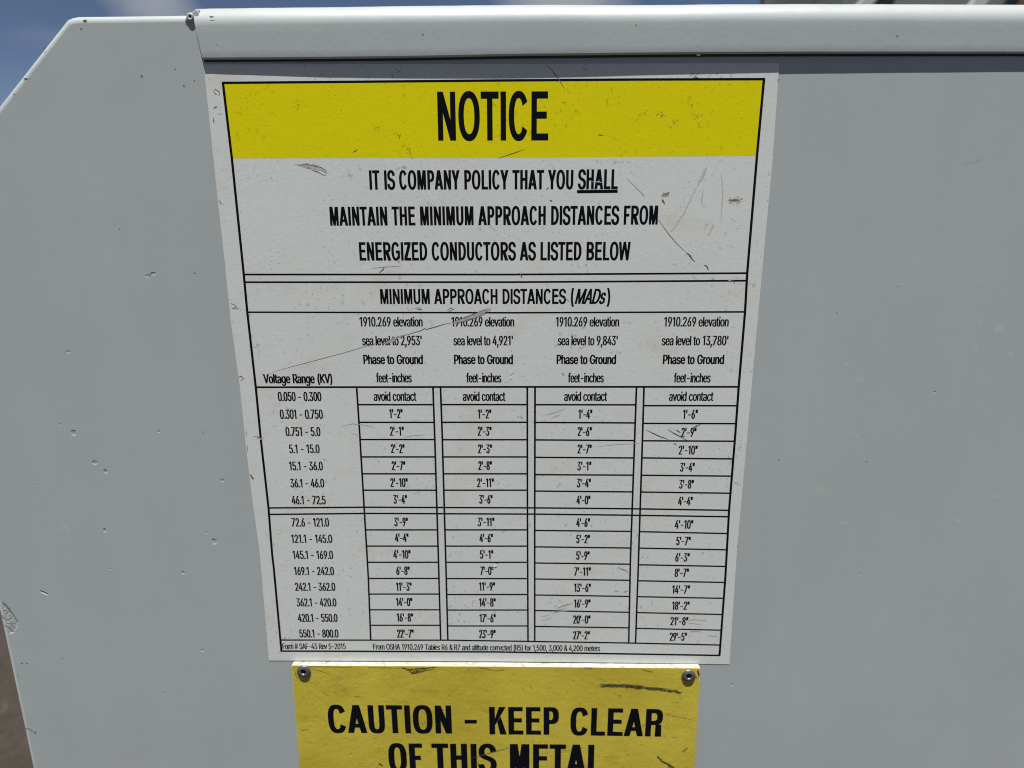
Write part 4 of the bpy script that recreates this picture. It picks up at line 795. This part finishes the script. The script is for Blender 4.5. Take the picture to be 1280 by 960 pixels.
# ribbons: scratches, lines and rubs laid on a face
def ribbon(name, pts, w, y, rnd, rough=0.35, taper=True, step=0.35):
    P = []
    for (x0, z0), (x1, z1) in zip(pts, pts[1:]):
        k = max(1, int(math.hypot(x1 - x0, z1 - z0) / step))
        P += [(x0 + (x1 - x0) * j / k, z0 + (z1 - z0) * j / k) for j in range(k)]
    P.append(tuple(pts[-1])); n = len(P); vs = []
    for i, (x, z) in enumerate(P):
        a, b = P[max(0, i - 1)], P[min(n - 1, i + 1)]
        dx, dz = b[0] - a[0], b[1] - a[1]; L = math.hypot(dx, dz) or 1
        t = i / max(1, n - 1)
        k = (min(1, .25 + 2.2 * min(t, 1 - t))) if taper else 1
        for s in (1, -1):
            hw = w / 2 * k * (1 + rough * 2 * (rnd.random() - .5)); vs.append((x - s * dz / L * hw, y, z + s * dx / L * hw))
    return mesh(name, vs, [(2 * i, 2 * i + 1, 2 * i + 3, 2 * i + 2) for i in range(n - 1)])
def rub(name, pts, w, y, rnd):
    """dry rub: many short streaks along the path"""
    vs, fs = [], []
    tot = len(pts) - 1
    for _ in range(int(60 + 150 * min(2.2, w))):
        s = rnd.random() * tot; i = min(tot - 1, int(s)); t = s - i
        x = pts[i][0] + (pts[i + 1][0] - pts[i][0]) * t; z = pts[i][1] + (pts[i + 1][1] - pts[i][1]) * t
        dx, dz = pts[i + 1][0] - pts[i][0], pts[i + 1][1] - pts[i][1]; L = math.hypot(dx, dz) or 1; ux, uz = dx / L, dz / L
        o = rnd.gauss(0, .24) * w; x += -uz * o; z += ux * o
        l = w * (.5 + 1.3 * rnd.random()); h = min(.12, w * (.03 + .06 * rnd.random())); k = len(vs); yy = y - 0.00005 * len(fs)
        for a, b in ((-.5, 0), (0, -h), (.5, 0), (.05, h)): vs.append((x + ux * l * a - uz * b, yy, z + uz * l * a + ux * b))
        fs.append((k, k + 1, k + 2, k + 3))
    return mesh(name, vs, fs)
def blot(name, items, y, rnd, n=9):
    vs, fs = [], []
    for x, z, a, b in items:
        k0 = len(vs)
        for k in range(n):
            t = 2 * math.pi * k / n; q = .75 + .5 * rnd.random(); vs.append((x + a * q * math.cos(t), y, z + b * q * math.sin(t)))
        fs.append(tuple(range(k0, k0 + n)))
    return mesh(name, vs, fs)
for d in DOTS: kid('dirt_speck', blot('dirt_speck', [d], -.012, rnd), MARK['brown'], panel)
for d in PALE: kid('pale_paint_spot', blot('pale_paint_spot', [d], -.012, rnd, 18), m_pale, panel)
for d in LIP_DOTS: kid('dirt_speck', blot('dirt_speck', [d[:4]], -lip_at(d[0])[4] - .02, rnd), MARK['brown'], lip)
for pts, w, mk in PANEL_MARKS:
    kid('paint_mark', ribbon('paint_mark', pts, w, -.012, rnd), m_faintpanel if mk == 'faint' else MARK[mk], panel)
# ------------------------------------------------------------------ lettering
def contours(ch):
    return [[tuple(map(int, p.split(','))) for p in c.split()] for c in GLYPHS[ch][1]]
CAPH = 509.0
#            stem width, bar width (share of cap height), slant, squared rounds
STYLE = {'title': (.118, .146, 0, 0), 'head': (.138, .148, 0, 0), 'head2': (.140, .148, 0, 0), 'ital': (.142, .14, .22, 0), 'reg': (.147, .110, 0, 0),
         'bold': (.174, .142, 0, 0), 'foot': (.145, .105, 0, 0), 'caut': (.176, .152, 0, 1), 'dash': (.13, .14, 0, 0)}
TRACK = {'title': -.035, 'head': -.055, 'head2': -.055, 'ital': -.03, 'reg': -.03, 'bold': -.01, 'foot': -.05, 'caut': -.03, 'dash': 0}   # letter-spacing, cap heights
WORD = {'title': 0, 'head': .07, 'head2': .07, 'ital': 0, 'reg': .03, 'bold': .06, 'foot': .04, 'caut': 0, 'dash': 0}
def grow(poly, gx, gy):
    n = len(poly); out = []
    for i in range(n):
        a, b, c = poly[i - 1], poly[i], poly[(i + 1) % n]
        e1 = (b[0] - a[0], b[1] - a[1]); e2 = (c[0] - b[0], c[1] - b[1])
        l1 = math.hypot(*e1) or 1; l2 = math.hypot(*e2) or 1
        n1 = (e1[1] / l1, -e1[0] / l1); n2 = (e2[1] / l2, -e2[0] / l2)
        mx, my = n1[0] + n2[0], n1[1] + n2[1]; q = 1 + n1[0] * n2[0] + n1[1] * n2[1]
        k = 1 / max(q, .5)
        out.append((b[0] + mx * k * gx, b[1] + my * k * gy))
    return out
def area(p): return sum(p[i - 1][0] * p[i][1] - p[i][0] * p[i - 1][1] for i in range(len(p))) / 2
def wind(p, x, y):
    w = 0
    for i in range(len(p)):
        a, b = p[i - 1], p[i]
        s = (b[0] - a[0]) * (y - a[1]) - (x - a[0]) * (b[1] - a[1])
        if a[1] <= y < b[1] and s > 0: w += 1
        elif b[1] <= y < a[1] and s < 0: w -= 1
    return w
GC = {}
# bold grotesque capitals drawn from stems, bars and bowls: advance, left and right bearing in thousandths of the em (cap height 720)
CAPS = {'A': (722, 15, 15), 'B': (722, 75, 35), 'C': (722, 42, 38), 'D': (722, 75, 40), 'E': (667, 75, 40), 'F': (611, 75, 30), 'G': (778, 42, 60), 'H': (722, 70, 70), 'I': (278, 68, 68), 'K': (722, 75, 5),
        'L': (611, 75, 25), 'M': (833, 70, 70), 'N': (722, 70, 70), 'O': (778, 42, 42), 'P': (667, 75, 35), 'R': (722, 75, 25), 'S': (667, 36, 36), 'T': (611, 18, 18), 'U': (722, 70, 70), 'W': (944, 8, 8), 'Y': (667, 8, 8), 'Z': (611, 28, 28)}
def cap_polys(ch, k, s, b, cond):
    adv, l, r = (v / 720 * k for v in CAPS[ch]); w = adv - l - r; e = 2.7 if cond else 2.25
    if ch == 'I': adv = l + r + s; w = s
    def rect(x0, y0, x1, y1): return [(x0, y0), (x1, y0), (x1, y1), (x0, y1)]
    def quad(*p): return list(p) if area(list(p)) > 0 else list(p)[::-1]
    def se(t, cx, cy, rx, ry):
        c, q = math.cos(t), math.sin(t)
        return (cx + rx * math.copysign(abs(c) ** (2 / e), c), cy + ry * math.copysign(abs(q) ** (2 / e), q))
    def arc(cx, cy, rx, ry, a0, a1, n=22):
        o = [se(R(a0 + (a1 - a0) * i / n), cx, cy, rx, ry) for i in range(n + 1)]
        i_ = [se(R(a1 - (a1 - a0) * i / n), cx, cy, rx - s, ry - b) for i in range(n + 1)]
        return quad(*(o + i_))
    def bowl(x0, y0, x1, y1, f):
        """D-shaped ring whose right side is round; f = where the curve starts"""
        def half(xl, xs, xr, ya, yb): 
            cy = (ya + yb) / 2
            return [(xl, ya)] + [se(R(-90 + 180 * i / 18), xs, cy, xr - xs, (yb - ya) / 2) for i in range(19)] + [(xl, yb)]
        xs = x0 + (x1 - x0) * f
        return [half(x0, xs, x1, y0, y1), half(x0 + s, max(x0 + s + .005, xs - s * .15), x1 - s, y0 + b, y1 - b)[::-1]]
    d = s * 1.06                     # horizontal width of a slanted stroke
    o = .012                         # overshoot of the rounds
    if ch == 'I': P = [rect(0, 0, s, 1)]
    elif ch == 'L': P = [rect(0, 0, s, 1), rect(0, 0, w, b)]
    elif ch == 'T': P = [rect(w / 2 - s / 2, 0, w / 2 + s / 2, 1), rect(0, 1 - b, w, 1)]
    elif ch == 'E': P = [rect(0, 0, s, 1), rect(0, 0, w, b), rect(0, 1 - b, w * .96, 1), rect(0, .52 - b / 2, w * .90, .52 + b / 2)]
    elif ch == 'F': P = [rect(0, 0, s, 1), rect(0, 1 - b, w, 1), rect(0, .50 - b / 2, w * .87, .50 + b / 2)]
    elif ch == 'H': P = [rect(0, 0, s, 1), rect(w - s, 0, w, 1), rect(0, .52 - b / 2, w, .52 + b / 2)]
    elif ch == 'N': P = [rect(0, 0, s * .97, 1), rect(w - s * .97, 0, w, 1), quad((0, 1), (s * 1.05, 1), (w, 0), (w - s * 1.05, 0))]
    elif ch == 'M': P = [rect(0, 0, s * .9, 1), rect(w - s * .9, 0, w, 1), quad((0, 1), (s * 1.28, 1), (w / 2 + s * .42, 0), (w / 2 - s * .42, 0)), quad((w, 1), (w - s * 1.28, 1), (w / 2 - s * .42, 0), (w / 2 + s * .42, 0))]
    elif ch == 'Z': P = [rect(0, 0, w, b), rect(w * .04, 1 - b, w * .98, 1), quad((0, b), (s * 1.25, b), (w * .98, 1 - b), (w * .98 - s * 1.25, 1 - b))]
    elif ch == 'A': P = [quad((0, 0), (d, 0), (w / 2 + d * .55, 1), (w / 2 - d * .55, 1)), quad((w, 0), (w - d, 0), (w / 2 - d * .55, 1), (w / 2 + d * .55, 1)), rect(w * .2, .24 - b * .3, w * .8, .24 + b * .62)]
    elif ch == 'W':
        q = w / 4; d *= .92; P = [quad((0, 1), (d, 1), (q + d * .5, 0), (q - d * .5, 0)), quad((2 * q - d * .5, 1), (2 * q + d * .5, 1), (q + d * .5, 0), (q - d * .5, 0)),
                         quad((2 * q - d * .5, 1), (2 * q + d * .5, 1), (3 * q + d * .5, 0), (3 * q - d * .5, 0)), quad((w - d, 1), (w, 1), (3 * q + d * .5, 0), (3 * q - d * .5, 0))]
    elif ch == 'Y': P = [rect(w / 2 - s / 2, 0, w / 2 + s / 2, .42), quad((0, 1), (d * 1.05, 1), (w / 2 + s / 2, .40), (w / 2 - s / 2, .40)), quad((w, 1), (w - d * 1.05, 1), (w / 2 - s / 2, .40), (w / 2 + s / 2, .40))]
    elif ch == 'K': P = [rect(0, 0, s, 1), quad((s * .9, .30), (s * .9, .52), (w * .95 - d * 1.1, 1), (w * .95, 1)), quad((s + (w - s) * .18, .46), (s + (w - s) * .48, .66), (w, 0), (w - d * 1.12, 0))]
    elif ch == 'U': P = [rect(0, .34, s, 1), rect(w - s, .34, w, 1), arc(w / 2, .345, w / 2, .345 + o, 180, 360)]
    elif ch == 'O':
        P = [[se(R(i * 7.5), w / 2, .5, w / 2, .5 + o) for i in range(48)], [se(R(-i * 7.5), w / 2, .5, w / 2 - s, .5 + o - b) for i in range(48)]]
    elif ch == 'C': P = [arc(w / 2, .5, w / 2, .5 + o, 32 if not cond else 24, 328 if not cond else 336, 40)]
    elif ch == 'G': P = [arc(w / 2, .5, w / 2, .5 + o, 34, 318, 40), rect(w * .52, .40, w, .40 + b), rect(w - s * .95, .10, w, .45)]
    elif ch == 'D': P = bowl(0, 0, w, 1, .36)
    elif ch == 'P': P = [rect(0, 0, s, 1)] + bowl(0, .39, w, 1, .5)
    elif ch == 'B': P = bowl(0, .47, w * .95, 1, .5) + bowl(0, 0, w, .56, .5)
    elif ch == 'R':
        leg = [quad((w * .90 - s * .5 - s * .55, .0), (w * .93, 0), (w * .90, .44), (w * .90 - s, .44))] if cond else [quad((w - d * 1.25, 0), (w, 0), (w * .66, .46), (w * .66 - d * 1.2, .46))]
        P = [rect(0, 0, s, 1)] + bowl(0, .42, w * .97, 1, .5) + leg
    else: return None
    return [[(x + l, y) for x, y in p] for p in P], adv
def glyph(ch, style, kx):
    """outline of one character in cap heights, narrowed by kx and thickened; cached"""
    key = (ch, style, round(kx, 2))
    if key in GC: return GC[key]
    st, br, sl, sq = STYLE[style]; kx = key[2]
    gx = (st - .128 * kx) / 2; gy = (br - .112) / 2
    own = cap_polys(ch, kx, st, br, sq > 0) if style in ('title', 'head', 'head2', 'caut') and ch in CAPS else None
    cs = [] if own else contours(ch)
    sign = 1 if not cs or sum(area(c) for c in cs) > 0 else -1
    polys = list(own[0]) if own else []
    for c in cs:
        p = [(x / CAPH * kx, y / CAPH) for x, y in c]
        if sign < 0: p = p[::-1]
        p = grow(p, gx, gy)
        p = [(x, (y + gy) / (1 + 2 * gy)) for x, y in p]          # keep the cap height
        p = [(x + sl * y, y) for x, y in p]
        polys.append(p)
    vs, es = [], []
    for p in polys:
        k = len(vs); vs += p; es += [(k + i, k + (i + 1) % len(p)) for i in range(len(p))]
    tri = ([], [])
    if vs:
        V, _, F, *_r = delaunay_2d_cdt([Vector(v) for v in vs], es, [], 0, 1e-5)
        keep = []
        for f in F:
            x = sum(V[i].x for i in f) / 3; y = sum(V[i].y for i in f) / 3
            if sum(wind(p, x, y) for p in polys) > 0: keep.append(tuple(f))
        tri = ([tuple(v) for v in V], keep)
    x0 = min((v[0] for v in vs), default=0); x1 = max((v[0] for v in vs), default=0)
    GC[key] = (tri, own[1] if own else GLYPHS[ch][0] / CAPH * kx, x0, x1)
    return GC[key]
def set_line(text, style, x0, z0, x1, z1, cap, VS, FS, y):
    L = math.hypot(x1 - x0, z1 - z0); ux, uz = (x1 - x0) / L, (z1 - z0) / L
    target = L / cap
    def width(kx):
        pen = 0; lo = None; hi = 0
        for ch in text:
            _, adv, a, b = glyph(ch, style, kx); adv += (TRACK[style] if ch != ' ' else WORD[style]) * kx
            if ch != ' ':
                lo = pen + a if lo is None else lo; hi = pen + b
            pen += adv
        return lo, hi - lo
    kx = 0.6
    for _ in range(4): kx *= target / width(kx)[1]
    kx = round(kx, 2); lo, w = width(kx); f = target / w
    pen = -lo
    for ch in text:
        (V, F), adv, a, b = glyph(ch, style, kx); adv += (TRACK[style] if ch != ' ' else WORD[style]) * kx; k = len(VS)
        for px, pz in V:
            X = (px + pen) * f * cap; Z = pz * cap
            VS.append((x0 + ux * X - uz * Z, y, z0 + uz * X + ux * Z))
        FS += [tuple(i + k for i in t) for t in F]; pen += adv
def rule(pts, w, VS, FS, y):
    n = len(pts); k0 = len(VS)
    for i, (x, z) in enumerate(pts):
        a, b = pts[max(0, i - 1)], pts[min(n - 1, i + 1)]; dx, dz = b[0] - a[0], b[1] - a[1]; L = math.hypot(dx, dz)
        for s in (1, -1): VS.append((x - s * dz / L * w / 2, y, z + s * dx / L * w / 2))
    FS += [(k0 + 2 * i, k0 + 2 * i + 1, k0 + 2 * i + 3, k0 + 2 * i + 2) for i in range(n - 1)]
parts = {}
for part, s, style, x0, z0, x1, z1, cap in TEXT:
    y = -3.010 if part.startswith('caution') else -.134
    VS, FS = parts.setdefault(part, ([], [])); set_line(s, style, x0, z0, x1, z1, cap, VS, FS, y)
for j, (part, w, pts) in enumerate(RULES):
    VS, FS = parts.setdefault(part, ([], [])); rule(pts, w * 1.12, VS, FS, -.1345 - 0.00008 * (j % 60))
# ------------------------------------------------------------------ notice sticker
notice = empty('notice_sticker', 'scratched white notice sticker with yellow band and black voltage table, stuck on the grey panel', 'notice')
kid('backing_sheet', prism('backing_sheet', STICKER, -.12, -.01), m_white, notice)
kid('yellow_band', prism('yellow_band', BAND, -.126, -.1215), m_yellow, notice)
for part, (VS, FS) in parts.items():
    if part.startswith('caution'): continue
    kid(part.split('#')[0], mesh(part.split('#')[0], VS, FS), m_ink, notice)
rnd = random.Random(21)
for j, (pts, w, mk) in enumerate(STICKER_MARKS):
    y = -.143 - .0005 * (j % 40)
    if mk == 'olive' and w > .29:      # a drift of dirt specks
        (xa, za), (xb, zb) = pts[0], pts[-1]; it = []
        for _ in range(26):
            t = rnd.random() * 1.5 - .25; q = .05 + .09 * rnd.random(); it.append((xa + (xb - xa) * t + rnd.gauss(0, .55), za + (zb - za) * t + rnd.gauss(0, .55), q, q * (.6 + .5 * rnd.random())))
        me = blot('speck_drift', it, y, rnd, 6)
    elif mk == 'rustpale':      # a stain: many tiny specks thinning outwards
        (xa, za), (xb, zb) = pts[0], pts[-1]; it = []
        for _ in range(int(40 + 45 * w)):
            t = rnd.random(); it.append((xa + (xb - xa) * t + rnd.gauss(0, w * .22), za + (zb - za) * t + rnd.gauss(0, w * .25), .05 + .13 * rnd.random(), .05 + .09 * rnd.random()))
        me = blot('stain', it, y, rnd, 6)
    else: me = ribbon('scratch', pts, w, y, rnd)
    kid('stain' if mk.startswith('rust') else ('scuff' if mk in ('faint', 'grey', 'palegrey') else 'scratch'), me, MARK[mk], notice)
# ------------------------------------------------------------------ caution plate, riveted under the sticker
caution = empty('caution_sign', 'worn yellow caution plate riveted to the grey panel below the notice sticker', 'sign')
def plate():
    bm_me = prism('plate', PLATE, -3.0, -.42, .18, 2)
    bm_me.materials.append(m_plate); bm_me.materials.append(m_edge)
    for p in bm_me.polygons:
        if abs(p.normal.y) < .85: p.material_index = 1
    return bm_me
kid('plate', plate(), None, caution)
VS, FS = parts['caution_lettering']
kid('lettering', mesh('lettering', VS, FS), m_ink, caution)
for x, z, r in RIVETS:
    h = kid('rivet', lathe('rivet', [(r, 0), (r, .25), (r * .94, .5), (r * .76, .8), (r * .54, .92), (r * .40, .88), (r * .34, .6), (r * .32, .3)], x, z, -3.0, 36), m_rivet, caution)
    kid('rivet_core', lathe('rivet_core', [(r * .33, 0), (r * .31, .12), (r * .12, .2)], x, z, -3.3, 18), m_hole, h)
for j, (pts, w, mk) in enumerate(PLATE_MARKS):
    y = -3.016 - .0005 * (j % 40)
    big = mk in ('black', 'oliveblack') and w > 1.5 * .29 or mk == 'olive' and w > 1.5 * .29
    kid('grime' if big else 'scratch', rub('grime', pts, w * 1.1, y, rnd) if big else ribbon('scratch', pts, w, y, rnd), MARK[mk], caution)
# ------------------------------------------------------------------ steel frame far behind, seen just over the lip
def bar(name, a, b, w, d, mat, parent):
    a, b = Vector(a), Vector(b); ax = (b - a).normalized(); side = ax.cross(Vector((0, 1, 0))).normalized(); fr = side.cross(ax).normalized()
    bm = bmesh.new(); vs = []
    for p in (a, b):
        for s, t in ((-1, -1), (1, -1), (1, 1), (-1, 1)): vs.append(bm.verts.new(p + side * w / 2 * s + fr * d / 2 * t))
    for f in ((0, 1, 2, 3), (7, 6, 5, 4), (0, 4, 5, 1), (1, 5, 6, 2), (2, 6, 7, 3), (3, 7, 4, 0)): bm.faces.new([vs[i] for i in f])
    bmesh.ops.recalc_face_normals(bm, faces=bm.faces)
    bmesh.ops.bevel(bm, geom=bm.edges[:], offset=min(w, d) * .08, segments=2, affect='EDGES')
    me = bpy.data.meshes.new(name); bm.to_mesh(me); bm.free()
    return link(name, me, mat, parent)
fy = 3.2
frame = empty('steel_gantry', 'dark grey steel gantry with pale diagonal braces far behind, just over the cabinet lip', 'gantry', (2.2, fy, 0))
m_dk = flat('dark_frame_paint', (0.10, 0.11, 0.12), 0.5, 0.2, 6); m_lt = flat('pale_brace_paint', (0.42, 0.44, 0.43), 0.5, 0.15, 6); m_md = flat('grey_infill_paint', (0.16, 0.18, 0.19), 0.6, 0.15, 6); m_br = flat('brown_frame_rust', (0.10, 0.06, 0.045), 0.8, 0.2, 6)
def fb(name, a, b, w, d, mat): return bar(name, (a[0] - 2.2, a[2], a[1]), (b[0] - 2.2, b[2], b[1]), w, d, mat, frame)
fb('post', (1.20, 0, 0), (1.20, 2.5, 0), .16, .12, m_dk)
fb('post', (2.75, 0, 0), (2.75, 2.5, 0), .16, .12, m_br)
fb('beam', (1.0, 1.99, .1), (2.9, 1.99, .1), .34, .06, m_md)
fb('brace', (1.22, 1.7, -.1), (1.75, 2.3, -.1), .045, .04, m_lt)
fb('brace', (1.70, 1.7, -.1), (2.10, 2.3, -.1), .05, .04, m_lt)
fb('strut', (1.42, 1.9, .0), (1.50, 2.3, .0), .10, .05, m_dk)
fb('brace', (2.36, 1.8, -.12), (2.50, 2.3, -.12), .09, .04, m_lt)
fb('strut', (2.0, 1.8, -.07), (2.16, 2.3, -.07), .08, .04, m_br)
fb('strut', (1.95, 1.6, -.04), (2.3, 2.4, -.04), .22, .05, m_dk)
fb('strut', (1.0, 1.6, -.04), (1.25, 2.4, -.04), .16, .05, m_dk)
